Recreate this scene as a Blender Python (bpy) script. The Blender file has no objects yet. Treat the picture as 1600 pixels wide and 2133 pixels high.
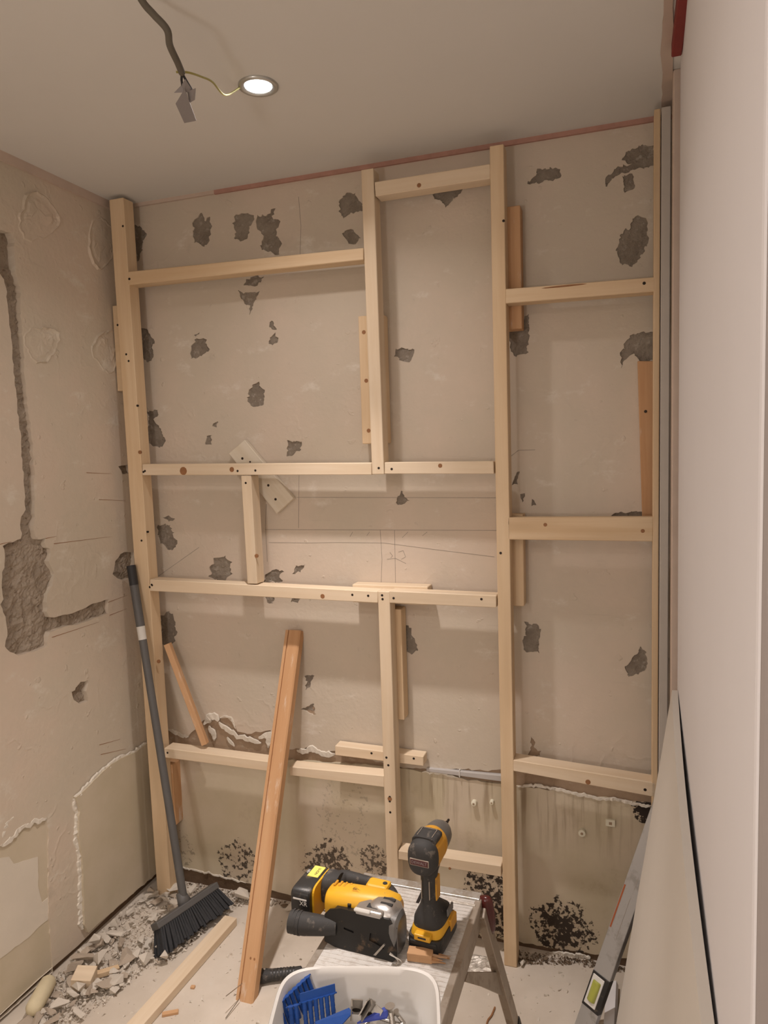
import bpy, bmesh, math, random
from mathutils import Vector, Matrix, noise
from mathutils.geometry import delaunay_2d_cdt

# ------------------------------------------------------------------ camera, light, exposure
scene = bpy.context.scene
COL = scene.collection
FPX, CAM = 1490.747, Vector((1.5741, -2.0209, 1.4815))
YAW, PITCH, ROLL = .3297, .0864, -.0306
H = 2.30                     # ceiling height

def _basis():
    a, b = math.cos(YAW), math.sin(YAW); cp, sp = math.cos(PITCH), math.sin(PITCH)
    fwd = Vector((-b*cp, a*cp, -sp)); right = Vector((a, b, 0)); up = right.cross(fwd)
    cr, sr = math.cos(ROLL), math.sin(ROLL)
    return cr*right + sr*up, -sr*right + cr*up, fwd
CR, CU, CF = _basis()
cd = bpy.data.cameras.new('camera'); cam = bpy.data.objects.new('camera', cd); COL.objects.link(cam)
cd.sensor_fit = 'VERTICAL'; cd.sensor_height = 24; cd.lens = 24*FPX/2133; cd.clip_start = .01; cd.clip_end = 50
mw = Matrix((CR, CU, -CF)).transposed().to_4x4(); mw.translation = CAM; cam.matrix_world = mw
scene.camera = cam

scene.view_settings.view_transform = 'Standard'; scene.view_settings.look = 'None'
scene.view_settings.exposure = 0.0; scene.view_settings.gamma = 1.0
scene.view_settings.use_curve_mapping = False
W = bpy.data.worlds.new('world'); scene.world = W; W.use_nodes = True
W.node_tree.nodes['Background'].inputs[0].default_value = (.9, .8, .7, 1)
W.node_tree.nodes['Background'].inputs[1].default_value = .02
LAMP_COL = (1.0, .905, .85)
LAMP_MAIN, LAMP_SPILL, LAMP_FILL_SPOTS, LAMP_FILL = 3.9, 2.2, 4.2, 19.0   # the spotlight's beam, its wide spill, the added unseen fill spots, the added fill lamp

# ------------------------------------------------------------------ measuring: a photo pixel seen on a plane of the room
def ray(x, y): return CF*FPX + CR*(x-800) + CU*(1066.5-y)
def hit(x, y, ax, v):
    d = ray(x, y); return CAM + d*((v-CAM[ax])/d[ax])
YF = -.0957                  # front face of the timber frame
def onW(x, y, v=0.0): return hit(x, y, 1, v)     # back wall
def onF(x, y): return hit(x, y, 1, YF)           # frame front
def onL(x, y, v=0.0): return hit(x, y, 0, v)     # left wall
def onG(x, y, v=0.0): return hit(x, y, 2, v)     # floor
def zm(x0, y0, s, pts): return [(x0+px*s, y0+py*s) for px, py in pts]
R = random.Random(7)

# ------------------------------------------------------------------ materials
def nt(name):
    m = bpy.data.materials.new(name); m.use_nodes = True
    return m, m.node_tree, m.node_tree.nodes['Principled BSDF']
def add(t, kind, **kw):
    n = t.nodes.new(kind)
    for k, v in kw.items():
        if k in n.inputs: n.inputs[k].default_value = v
        else: setattr(n, k, v)
    return n
def mixc(t, fac, a, b):
    n = t.nodes.new('ShaderNodeMix'); n.data_type = 'RGBA'
    for i, v in ((0, fac), (6, a), (7, b)):
        if isinstance(v, bpy.types.NodeSocket): t.links.new(v, n.inputs[i])
        elif i == 0: n.inputs[0].default_value = v
        else: n.inputs[i].default_value = (*v, 1)
    return n.outputs[2]
def mth(t, op, a, b=None, c=None, clamp=False):
    n = t.nodes.new('ShaderNodeMath'); n.operation = op; n.use_clamp = clamp
    for i, v in enumerate((a, b, c)):
        if v is None: continue
        if isinstance(v, bpy.types.NodeSocket): t.links.new(v, n.inputs[i])
        else: n.inputs[i].default_value = v
    return n.outputs[0]
def smooth(t, v, lo, hi):
    n = t.nodes.new('ShaderNodeMapRange'); n.interpolation_type = 'SMOOTHSTEP'
    t.links.new(v, n.inputs[0]); n.inputs[1].default_value = lo; n.inputs[2].default_value = hi
    return n.outputs[0]
def pos(t, scale=(1, 1, 1), rand=False, off=(0, 0, 0)):
    tc = t.nodes.new('ShaderNodeTexCoord'); v = tc.outputs['Object']
    mp = t.nodes.new('ShaderNodeMapping'); mp.inputs['Scale'].default_value = scale; mp.inputs['Location'].default_value = off
    if rand:
        oi = t.nodes.new('ShaderNodeObjectInfo')
        vm = t.nodes.new('ShaderNodeVectorMath'); vm.operation = 'ADD'
        cx = t.nodes.new('ShaderNodeCombineXYZ')
        for i in range(3): t.links.new(mth(t, 'MULTIPLY', oi.outputs['Random'], 7.3+3.1*i), cx.inputs[i])
        t.links.new(v, vm.inputs[0]); t.links.new(cx.outputs[0], vm.inputs[1]); v = vm.outputs[0]
    t.links.new(v, mp.inputs[0]); return mp.outputs[0]
def nz(t, vec, scale, detail=4, rough=.55):
    n = add(t, 'ShaderNodeTexNoise', Scale=scale, Detail=detail, Roughness=rough)
    t.links.new(vec, n.inputs['Vector']); return n.outputs['Fac']
def bump(t, bs, h, strength, dist):
    b = add(t, 'ShaderNodeBump', Strength=strength, Distance=dist); t.links.new(h, b.inputs['Height'])
    t.links.new(b.outputs[0], bs.inputs['Normal'])
def plain(name, col, rough=.5, metal=0, vary=.12, scale=25, bmp=.15, spec=.4, rand=False):
    m, t, bs = nt(name); v = pos(t, rand=rand)
    n = nz(t, v, scale)
    a = tuple(c*(1-vary) for c in col); b = tuple(min(1, c*(1+vary)) for c in col)
    t.links.new(mixc(t, n, a, b), bs.inputs['Base Color'])
    bs.inputs['Roughness'].default_value = rough; bs.inputs['Metallic'].default_value = metal
    bs.inputs['Specular IOR Level'].default_value = spec
    if bmp: bump(t, bs, nz(t, v, scale*6), bmp, .002)
    return m
def speck(name, col, dirt, amt, scale, rough=.5, metal=0, thr=.55):
    m, t, bs = nt(name); v = pos(t)
    n = smooth(t, nz(t, v, scale, 6, .7), thr, thr+.12)
    t.links.new(mixc(t, mth(t, 'MULTIPLY', n, amt), col, dirt), bs.inputs['Base Color'])
    bs.inputs['Roughness'].default_value = rough; bs.inputs['Metallic'].default_value = metal
    bump(t, bs, nz(t, v, scale*4), .12, .001)
    return m
def wood(name, a, b, dark=None, scale=1.0, white=0):
    m, t, bs = nt(name)
    v = pos(t, (2.2*scale, 42*scale, 42*scale), True)
    n = nz(t, v, 1.0, 5, .6)
    c = mixc(t, smooth(t, n, .3, .72), a, b)
    v2 = pos(t, (1.2*scale, 9, 9), True, (4, 2, 1))
    d = smooth(t, nz(t, v2, 1.0, 3, .5), .52, .75)
    c = mixc(t, mth(t, 'MULTIPLY', d, .62), c, dark or tuple(x*.72 for x in a))
    oi = t.nodes.new('ShaderNodeObjectInfo')
    c = mixc(t, mth(t, 'MULTIPLY', oi.outputs['Random'], .3), c, tuple(min(1, x*1.12) for x in b))
    if white:
        v3 = pos(t, (3, 14, 14), True)
        c = mixc(t, mth(t, 'MULTIPLY', smooth(t, nz(t, v3, 2.5, 6, .65), .56, .74), white), c, (.78, .72, .64))
    t.links.new(c, bs.inputs['Base Color']); bs.inputs['Roughness'].default_value = .62
    bs.inputs['Specular IOR Level'].default_value = .3
    bump(t, bs, n, .18, .0012)
    return m

def plaster(name, base, warm, pale, strength=.5):
    m, t, bs = nt(name); v = pos(t)
    c = mixc(t, smooth(t, nz(t, v, 2.3, 5, .6), .38, .68), base, warm)
    c = mixc(t, mth(t, 'MULTIPLY', smooth(t, nz(t, pos(t, (1, 1, 1.8), off=(3, 1, 7)), 7, 6, .7), .56, .72), .75), c, pale)
    c = mixc(t, mth(t, 'MULTIPLY', smooth(t, nz(t, pos(t, off=(9, 4, 2)), 11, 5, .6), .63, .8), .4), c, tuple(x*.7 for x in base))
    # trowel scratches
    c = mixc(t, mth(t, 'MULTIPLY', smooth(t, nz(t, pos(t, (3, 3, 60), off=(1, 2, 3)), 1.2, 5, .7), .66, .74), .25), c, tuple(x*.75 for x in base))
    t.links.new(c, bs.inputs['Base Color']); bs.inputs['Roughness'].default_value = .85
    bs.inputs['Specular IOR Level'].default_value = .25
    h = mth(t, 'ADD', mth(t, 'MULTIPLY', nz(t, v, 9, 6, .6), .7), mth(t, 'MULTIPLY', nz(t, v, 60, 4, .6), .25))
    h = mth(t, 'ADD', h, mth(t, 'MULTIPLY', smooth(t, nz(t, pos(t, off=(5, 5, 5)), 26, 3, .5), .66, .72), .35))
    rg = mth(t, 'SUBTRACT', 1.0, mth(t, 'MULTIPLY', mth(t, 'ABSOLUTE', mth(t, 'SUBTRACT', nz(t, pos(t, off=(2, 6, 1)), 6, 4, .5), .5)), 30), clamp=True)
    rgm = smooth(t, nz(t, pos(t, off=(7, 3, 8)), 3, 2, .5), .50, .62)
    h = mth(t, 'ADD', h, mth(t, 'MULTIPLY', mth(t, 'MULTIPLY', rg, rgm), .22))
    bump(t, bs, h, strength, .006)
    return m
def rubble(name, a, b, d, strength=.9, sc=40):
    m, t, bs = nt(name); v = pos(t)
    c = mixc(t, smooth(t, nz(t, v, sc*.35, 5, .65), .38, .62), a, b)
    c = mixc(t, smooth(t, nz(t, pos(t, off=(3, 3, 3)), sc, 5, .7), .56, .68), c, d)
    t.links.new(c, bs.inputs['Base Color']); bs.inputs['Roughness'].default_value = .95
    bs.inputs['Specular IOR Level'].default_value = .15
    bump(t, bs, nz(t, v, sc*1.5, 6, .7), strength, .008)
    return m

m_wall = plaster('plaster_cream', (.60, .53, .44), (.66, .56, .47), (.74, .69, .62))
m_wall_l = plaster('plaster_left', (.62, .55, .45), (.68, .57, .47), (.74, .69, .60), .6)
m_ceil = plain('ceiling_paint', (.74, .725, .695), .9, vary=.03, scale=3, bmp=.05, spec=.2)
m_conc = rubble('adhesive_grey', (.33, .285, .235), (.26, .22, .18), (.43, .385, .335))
m_conc_l = rubble('chased_masonry', (.42, .345, .27), (.50, .42, .34), (.27, .205, .15), 1.0, 55)
m_tan = rubble('tan_base', (.42, .31, .22), (.36, .26, .18), (.47, .38, .29), .3, 18)
m_white_pl = plain('torn_plaster_white', (.76, .71, .63), .9, vary=.10, scale=60, bmp=.5, spec=.2)
m_pine = wood('pine', (.66, .475, .29), (.74, .575, .39))
m_pine_pale = wood('pine_pale', (.70, .55, .385), (.77, .64, .485))
m_pine_o = wood('pine_orange', (.50, .275, .135), (.60, .365, .20), (.42, .21, .09), white=.7)
m_board_w = wood('pine_whitewashed', (.66, .58, .46), (.74, .68, .58), white=.5)
m_batten_grey = plain('batten_primed', (.58, .53, .48), .7, vary=.06, scale=20)
m_screw = plain('screw_dark', (.035, .025, .02), .5, .6, bmp=0)
m_knot = plain('knot_brown', (.30, .14, .06), .6, vary=.3, scale=60, bmp=.2)
m_pink = plain('red_oxide', (.46, .26, .21), .8, vary=.25, scale=30)
m_pinkp = plain('pink_paper', (.60, .485, .41), .85, vary=.12, scale=14)
m_red = plain('red_beam', (.23, .035, .03), .7, vary=.2, scale=20)
m_gyp = plain('plasterboard_white', (.82, .805, .83), .85, vary=.02, scale=5, bmp=.04, spec=.25)
m_gyp2 = plain('plasterboard_grey', (.72, .68, .625), .85, vary=.03, scale=6, bmp=.05, spec=.25)
m_return = plain('return_darkened', (.30, .265, .25), .8, vary=.05, scale=6)
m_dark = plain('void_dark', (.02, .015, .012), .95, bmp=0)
m_alu = speck('aluminium', (.62, .61, .59), (.42, .36, .29), .7, 22, .42, .75, .5)
m_alu_tread = speck('aluminium_tread', (.66, .63, .595), (.52, .47, .42), .8, 35, .6, .15, .48)
m_alu_leg = speck('aluminium_worn', (.42, .36, .30), (.30, .24, .18), .7, 18, .5, .5, .5)
m_foil = plain('foil_silver', (.78, .74, .68), .3, .6, vary=.1, scale=60, bmp=.8)
m_redcap = plain('red_plastic', (.085, .012, .010), .22, bmp=0, spec=.6)
m_black = speck('black_plastic', (.022, .021, .021), (.16, .13, .10), .5, 40, .42)
m_rubber = speck('black_rubber', (.035, .033, .032), (.20, .17, .14), .55, 50, .7)
m_shoe = speck('black_steel_worn', (.020, .019, .018), (.20, .13, .08), .6, 24, .42, .3, .57)
m_yel = speck('yellow_plastic', (.80, .43, .025), (.45, .27, .08), .5, 35, .42, 0, .6)
m_amber = speck('amber_plastic', (.62, .30, .025), (.22, .11, .03), .6, 40, .45, 0, .55)
m_lab = plain('yellow_label', (.82, .72, .16), .5, vary=.05, bmp=0)
m_ink = plain('ink_black', (.03, .03, .03), .6, bmp=0)
m_wprint = plain('print_white', (.75, .73, .70), .5, bmp=0)
m_steel = plain('cast_silver', (.50, .48, .46), .35, .85, vary=.15, scale=40)
m_zinc = plain('zinc_steel', (.46, .43, .39), .35, .9, vary=.2, scale=80)
m_noseg = plain('grey_nose', (.20, .195, .19), .4, .6, vary=.15)
m_maroon = plain('maroon_plate', (.10, .03, .03), .4, bmp=0)
m_tub = plain('tub_white', (.78, .76, .73), .45, vary=.03, scale=8, bmp=.03)
m_blue = plain('plug_blue', (.014, .075, .33), .4, vary=.15, scale=60, bmp=.1)
m_blue2 = plain('film_blue', (.06, .09, .42), .25, vary=.15, scale=30, bmp=.1)
m_brm = plain('broom_grey', (.115, .113, .112), .5, .1, vary=.12)
m_brm2 = plain('broom_black', (.03, .03, .032), .55)
m_brist = plain('bristle', (.035, .037, .042), .75, vary=.35, scale=120)
m_tape = plain('tape_white', (.66, .64, .60), .5)
m_level = speck('level_grey', (.50, .50, .50), (.26, .24, .22), .5, 14, .4, .55, .5)
m_rust = plain('level_orange', (.36, .10, .035), .6, vary=.3, scale=50)
m_vial = plain('vial_green', (.42, .44, .08), .15, bmp=0, spec=.6)
m_cable = plain('cable_grey', (.13, .115, .09), .6, vary=.1)
m_earth = plain('wire_yellow_green', (.40, .36, .10), .5, bmp=0)
m_ductape = plain('tape_grey', (.28, .26, .26), .55, vary=.08, scale=40)
m_ring = plain('lamp_ring', (.55, .56, .55), .3, .8, bmp=0)
m_trunk = plain('pvc_grey', (.50, .48, .47), .55, vary=.05)
m_cream = plain('foam_cream', (.66, .58, .40), .9, vary=.06, scale=60, bmp=.25, spec=.15)
m_plugw = plain('plug_cream', (.76, .73, .60), .6, bmp=0)
m_chunk = plain('plaster_rubble', (.70, .64, .56), .95, vary=.22, scale=50, bmp=.5, spec=.1, rand=True)
m_chunk2 = plain('mortar_rubble', (.50, .42, .34), .95, vary=.25, scale=50, bmp=.5, spec=.1, rand=True)
m_chunk3 = plain('dark_rubble', (.20, .145, .10), .95, vary=.3, scale=50, bmp=.5, spec=.1, rand=True)
m_gap = plain('foot_shade_brown', (.15, .10, .065), .95, vary=.3, scale=40, bmp=.5, spec=.1)
m_pale = plain('filler_pale', (.72, .66, .57), .85, vary=.06, scale=12, bmp=.15)
m_pencil = plain('pencil', (.30, .26, .22), .8, bmp=0)

m_glow, t, bs = nt('lamp_glow')
bs.inputs['Emission Color'].default_value = (1, .97, .93, 1); bs.inputs['Emission Strength'].default_value = 14

def lower_wall_mat():
    m, t, bs = nt('old_paint_mouldy'); v = pos(t)
    c = mixc(t, smooth(t, nz(t, v, 2.6, 5, .6), .36, .66), (.55, .48, .35), (.63, .545, .43))
    # pale filler zones and brownish damp
    c = mixc(t, mth(t, 'MULTIPLY', smooth(t, nz(t, pos(t, (1, 1, .6), off=(2, 7, 5)), 4, 3, .5), .55, .66), .55), c, (.64, .55, .46))
    c = mixc(t, mth(t, 'MULTIPLY', smooth(t, nz(t, pos(t, off=(6, 1, 9)), 5, 6, .7), .55, .75), .5), c, (.34, .26, .16))
    gx = t.nodes.new('ShaderNodeSeparateXYZ'); t.links.new(pos(t), gx.inputs[0])
    X, Z = gx.outputs[0], gx.outputs[2]
    # runs of dirty water below the torn edge
    st = smooth(t, nz(t, pos(t, (30, 1, 2.0), off=(2, 0, 1)), 1.0, 4, .6), .50, .66)
    edge = smooth(t, Z, .26, .46)
    right = smooth(t, X, .80, .95)
    c = mixc(t, mth(t, 'MULTIPLY', mth(t, 'MULTIPLY', st, edge), mth(t, 'MULTIPLY', right, .72)), c, (.30, .225, .15))
    wob = nz(t, pos(t, off=(1, 8, 3)), 14, 3, .5)
    sp = nz(t, v, 85, 4, .6); sp2 = nz(t, v, 34, 5, .7)
    for (px, py, rx, ry, k, soft) in MOULD:
        o = onW(px, py); sx = abs(onW(px+rx, py).x-o.x); sz = abs(onW(px, py+ry).z-o.z)
        dx = mth(t, 'DIVIDE', mth(t, 'SUBTRACT', X, o.x), sx); dz = mth(t, 'DIVIDE', mth(t, 'SUBTRACT', Z, o.z), sz)
        d = mth(t, 'SQRT', mth(t, 'ADD', mth(t, 'MULTIPLY', dx, dx), mth(t, 'MULTIPLY', dz, dz)))
        core = mth(t, 'SUBTRACT', 1.0, mth(t, 'ADD', d, mth(t, 'MULTIPLY', mth(t, 'SUBTRACT', wob, .5), 1.3)))
        f = mth(t, 'ADD', mth(t, 'MULTIPLY', core, soft), mth(t, 'MULTIPLY', mth(t, 'SUBTRACT', mth(t, 'ADD', sp, mth(t, 'MULTIPLY', sp2, .6)), .8), 3.2))
        msk = smooth(t, mth(t, 'MINIMUM', f, mth(t, 'MULTIPLY', core, 6)), .12, .34)
        halo = smooth(t, core, -.15, .6)
        c = mixc(t, mth(t, 'MULTIPLY', halo, .35*k), c, (.30, .21, .15))
        c = mixc(t, mth(t, 'MULTIPLY', msk, k), c, (.035, .025, .02))
    t.links.new(c, bs.inputs['Base Color']); bs.inputs['Roughness'].default_value = .85
    bs.inputs['Specular IOR Level'].default_value = .25
    bump(t, bs, nz(t, v, 20, 6, .6), .25, .004)
    return m
# mould colonies: pixel centre, radii, strength, density
MOULD = [(1172, 1935, 78, 64, .97, .62), (500, 1795, 45, 45, .9, .0), (685, 1800, 58, 48, .85, .45), (783, 1790, 34, 34, .8, .4),
         (1010, 1885, 62, 85, .97, .65), (1345, 1685, 38, 26, 1.0, .9), (720, 1690, 55, 100, .25, -.3), (385, 1770, 20, 40, .4, -.2)]
m_low = lower_wall_mat()

def floor_mat():
    m, t, bs = nt('floor_screed'); v = pos(t)
    c = mixc(t, smooth(t, nz(t, v, 3, 6, .6), .35, .65), (.57, .50, .42), (.66, .59, .51))
    c = mixc(t, mth(t, 'MULTIPLY', smooth(t, nz(t, pos(t, off=(4, 4, 0)), 16, 6, .7), .58, .7), .4), c, (.66, .61, .54))
    c = mixc(t, mth(t, 'MULTIPLY', smooth(t, nz(t, pos(t, off=(8, 1, 0)), 30, 4, .6), .66, .74), .6), c, (.33, .25, .17))
    t.links.new(c, bs.inputs['Base Color']); bs.inputs['Roughness'].default_value = .8
    bump(t, bs, nz(t, v, 60, 5, .6), .2, .002)
    return m
m_floor = floor_mat()
def olive_mat():
    m, t, bs = nt('old_olive_paint'); v = pos(t)
    c = mixc(t, smooth(t, nz(t, v, 4, 5, .6), .35, .65), (.57, .50, .37), (.63, .55, .43))
    t.links.new(c, bs.inputs['Base Color']); bs.inputs['Roughness'].default_value = .7
    bump(t, bs, nz(t, v, 40, 4, .6), .15, .002); return m
m_olive = olive_mat()

# ------------------------------------------------------------------ mesh helpers
def link(name, me, parent=None, mats=()):
    o = bpy.data.objects.new(name, me); COL.objects.link(o)
    if parent is not None: o.parent = parent
    if me is not None:
        for m in mats: me.materials.append(m)
    return o
def empty(name, loc=(0, 0, 0), rz=0):
    o = bpy.data.objects.new(name, None); COL.objects.link(o); o.location = loc; o.rotation_euler = (0, 0, rz)
    o.empty_display_size = .05; return o
def tag(o, label=None, cat=None, group=None, kind=None):
    for k, v in (('label', label), ('category', cat), ('group', group), ('kind', kind)):
        if v: o[k] = v
    return o
def obj(name, bm, mat, parent=None, smooth_=False, fix=True):
    if fix: bmesh.ops.recalc_face_normals(bm, faces=bm.faces)
    me = bpy.data.meshes.new(name); bm.to_mesh(me); bm.free()
    if smooth_:
        for p in me.polygons: p.use_smooth = True
    return link(name, me, parent, mat if isinstance(mat, (list, tuple)) else (mat,))
def hexa(bm, c8):
    v = [bm.verts.new(c) for c in c8]
    for f in ((0, 1, 2, 3), (4, 5, 6, 7), (0, 1, 5, 4), (1, 2, 6, 5), (2, 3, 7, 6), (3, 0, 4, 7)):
        bm.faces.new([v[i] for i in f])
    return v
def box(bm, lo, hi, M=None):
    (a, b, c), (d, e, f) = lo, hi
    pts = [Vector(p) for p in ((a, b, c), (d, b, c), (d, e, c), (a, e, c), (a, b, f), (d, b, f), (d, e, f), (a, e, f))]
    if M: pts = [M @ p for p in pts]
    return hexa(bm, pts)
def bev(bm, w, seg=1):
    bmesh.ops.recalc_face_normals(bm, faces=bm.faces)
    bmesh.ops.bevel(bm, geom=list(bm.edges), offset=w, segments=seg, affect='EDGES', profile=.5)
def boxo(name, lo, hi, mat, parent=None, w=.0015, seg=1, M=None):
    bm = bmesh.new(); box(bm, lo, hi, M)
    if w: bev(bm, w, seg)
    return obj(name, bm, mat, parent)
def ring_pts(n, rx, ry, e=2.0):
    out = []
    for i in range(n):
        a = 2*math.pi*i/n; c, s = math.cos(a), math.sin(a)
        out.append((math.copysign(abs(c)**(2/e), c)*rx, math.copysign(abs(s)**(2/e), s)*ry))
    return out
def loft(bm, secs, axis='Z', n=20, caps=True):
    """secs: (t, r1, r2, c1, c2, exponent)"""
    rings = []
    for s in secs:
        t_, r1, r2 = s[:3]; c1 = s[3] if len(s) > 3 else 0; c2 = s[4] if len(s) > 4 else 0; e = s[5] if len(s) > 5 else 2
        r = []
        for a, b in ring_pts(n, r1, r2, e):
            a += c1; b += c2
            p = {'X': (t_, a, b), 'Y': (a, t_, b), 'Z': (a, b, t_)}[axis]
            r.append(bm.verts.new(p))
        rings.append(r)
    for q, w in zip(rings, rings[1:]):
        for i in range(n): bm.faces.new((q[i], q[(i+1) % n], w[(i+1) % n], w[i]))
    if caps:
        bm.faces.new(rings[0][::-1]); bm.faces.new(rings[-1])
    return rings
def lofto(name, secs, axis, mat, parent=None, n=20, smooth_=True):
    bm = bmesh.new(); loft(bm, secs, axis, n); o = obj(name, bm, mat, parent, smooth_)
    if smooth_: autos(o)
    return o
def autos(o, ang=40):
    me = o.data; bm = bmesh.new(); bm.from_mesh(me)
    for e in bm.edges:
        if len(e.link_faces) == 2 and e.calc_face_angle(0) > math.radians(ang): e.smooth = False
    bm.to_mesh(me); bm.free()
def tube(bm, pts, r, n=8, rf=None):
    pts = [Vector(p) for p in pts]; rings = []; up = None
    for i, p in enumerate(pts):
        d = (pts[min(i+1, len(pts)-1)]-pts[max(i-1, 0)]).normalized()
        if up is None: up = d.orthogonal().normalized()
        up = (up - d*up.dot(d)).normalized(); sd = d.cross(up); rr = rf(i/(len(pts)-1)) if rf else r
        rings.append([bm.verts.new(p+(up*math.cos(2*math.pi*k/n)+sd*math.sin(2*math.pi*k/n))*rr) for k in range(n)])
    for q, w in zip(rings, rings[1:]):
        for k in range(n): bm.faces.new((q[k], q[(k+1) % n], w[(k+1) % n], w[k]))
    bm.faces.new(rings[0][::-1]); bm.faces.new(rings[-1])
def tubeo(name, pts, r, mat, parent=None, n=8, rf=None):
    bm = bmesh.new(); tube(bm, pts, r, n, rf); o = obj(name, bm, mat, parent, True); autos(o); return o
def prism(bm, poly, a, b, f):
    """poly 2D extruded from a to b; f(u,v,w)->3D"""
    A = [bm.verts.new(f(u, v, a)) for u, v in poly]; B = [bm.verts.new(f(u, v, b)) for u, v in poly]
    bm.faces.new(A); bm.faces.new(B[::-1]); n = len(poly)
    for i in range(n): bm.faces.new((A[i], A[(i+1) % n], B[(i+1) % n], B[i]))
def spline(pts, k=8):
    pts = [Vector(p) for p in pts]; out = []
    for i in range(len(pts)-1):
        p0, p1, p2, p3 = pts[max(i-1, 0)], pts[i], pts[i+1], pts[min(i+2, len(pts)-1)]
        for j in range(k):
            t_ = j/k
            out.append(.5*((2*p1)+(p2-p0)*t_+(2*p0-5*p1+4*p2-p3)*t_*t_+(3*p1-p0-3*p2+p3)*t_**3))
    out.append(pts[-1]); return out
def text(name, s, size, mat, parent, M):
    cu = bpy.data.curves.new(name, 'FONT'); cu.body = s; cu.size = size; cu.align_x = 'CENTER'; cu.align_y = 'CENTER'; cu.extrude = .0001
    o = bpy.data.objects.new(name, cu); COL.objects.link(o); bpy.context.view_layer.update()
    me = bpy.data.meshes.new_from_object(o.evaluated_get(bpy.context.evaluated_depsgraph_get()))
    bpy.data.objects.remove(o); me.transform(M); me.materials.clear()
    return link(name, me, parent, (mat,))

# ------------------------------------------------------------------ skins with torn holes
def inside(p, poly):
    x, y = p; c = False; n = len(poly); j = n-1
    for i in range(n):
        xi, yi = poly[i]; xj, yj = poly[j]
        if (yi > y) != (yj > y) and x < (xj-xi)*(y-yi)/(yj-yi)+xi: c = not c
        j = i
    return c
def rough(poly, seg=9, amp=3, seed=0, closed=True):
    out = []; n = len(poly)
    for i in range(n if closed else n-1):
        a, b = poly[i], poly[(i+1) % n]; L = math.hypot(b[0]-a[0], b[1]-a[1]); k = max(1, int(L/seg))
        for j in range(k):
            t_ = j/k; x = a[0]+(b[0]-a[0])*t_; y = a[1]+(b[1]-a[1])*t_
            q = Vector((x*.09, y*.09, seed*3.7)); q2 = Vector((x*.31, y*.31, seed*1.7+9))
            q3 = Vector((x*.9, y*.9, seed+4)); out.append((x+amp*(noise.noise(q)+.8*noise.noise(q2)+.7*noise.noise(q3)), y+amp*(noise.noise(q+Vector((40, 7, 0)))+.8*noise.noise(q2+Vector((3, 70, 0)))+.7*noise.noise(q3+Vector((9, 1, 7))))))
    if not closed: out.append(poly[-1])
    return out
def skin(name, outer, holes, f, depth, mat, parent, front):
    """flat layer with holes. outer/holes in 2D plane coordinates, f(u,v,d)->3D where d is depth behind the face"""
    loops = [outer]+holes; V = []; Ed = []
    for lp in loops:
        s = len(V); V += [Vector(p) for p in lp]; n = len(lp)
        Ed += [(s+i, s+(i+1) % n) for i in range(n)]
    vo, eo, fo, _, _, _ = delaunay_2d_cdt(V, Ed, [], 0, 1e-6)
    bm = bmesh.new(); fv = [bm.verts.new(f(p[0], p[1], 0)) for p in vo]
    for tri in fo:
        c = (sum(vo[i][0] for i in tri)/len(tri), sum(vo[i][1] for i in tri)/len(tri))
        if inside(c, outer) and not any(inside(c, h) for h in holes):
            fc = bm.faces.new([fv[i] for i in tri]); fc.normal_update()
            if fc.normal.dot(front) < 0: fc.normal_flip()
    for lp in loops:
        n = len(lp); A = [bm.verts.new(f(p[0], p[1], 0)) for p in lp]; B = [bm.verts.new(f(p[0], p[1], depth)) for p in lp]
        for i in range(n): bm.faces.new((A[i], A[(i+1) % n], B[(i+1) % n], B[i]))
    bmesh.ops.delete(bm, geom=[v for v in bm.verts if not v.link_faces], context='VERTS')
    return obj(name, bm, mat, parent, fix=False)
WX = lambda pts: [(onW(*p).x, onW(*p).z) for p in pts]          # photo outline -> back wall (x, z)
LY = lambda pts: [(onL(*p).y, onL(*p).z) for p in pts]          # photo outline -> left wall (y, z)
def slab(name, poly2, f, thick, mat, parent, z0=0.0):
    """solid thin piece standing proud of a wall: outline poly2, from depth z0 out to z0-thick"""
    loops = poly2; V = [Vector(p) for p in loops]; n = len(V)
    vo, eo, fo, _, _, _ = delaunay_2d_cdt(V, [(i, (i+1) % n) for i in range(n)], [], 0, 1e-6)
    bm = bmesh.new(); fv = [bm.verts.new(f(p[0], p[1], z0-thick)) for p in vo]
    for tri in fo:
        c = (sum(vo[i][0] for i in tri)/len(tri), sum(vo[i][1] for i in tri)/len(tri))
        if inside(c, loops): bm.faces.new([fv[i] for i in tri])
    A = [bm.verts.new(f(p[0], p[1], z0-thick)) for p in loops]; B = [bm.verts.new(f(p[0], p[1], z0)) for p in loops]
    for i in range(n): bm.faces.new((A[i], A[(i+1) % n], B[(i+1) % n], B[i]))
    bmesh.ops.remove_doubles(bm, verts=bm.verts, dist=1e-6)
    bmesh.ops.delete(bm, geom=[v for v in bm.verts if not v.link_faces], context='VERTS')
    return obj(name, bm, mat, parent)

# ------------------------------------------------------------------ the setting
XR = lambda y: 1.690+.025*y        # face of the right-hand wall
o = boxo('floor', (-.1, -3.5, -.06), (2.6, .12, 0), m_floor, w=0); tag(o, 'dusty beige screed floor with plaster grit and small stains', 'floor', kind='structure')
o = boxo('ceiling', (-.1, -3.5, H), (2.6, .12, H+.05), m_ceil, w=0); tag(o, 'smooth off-white ceiling holding the lit spotlight', 'ceiling', kind='structure')

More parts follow.
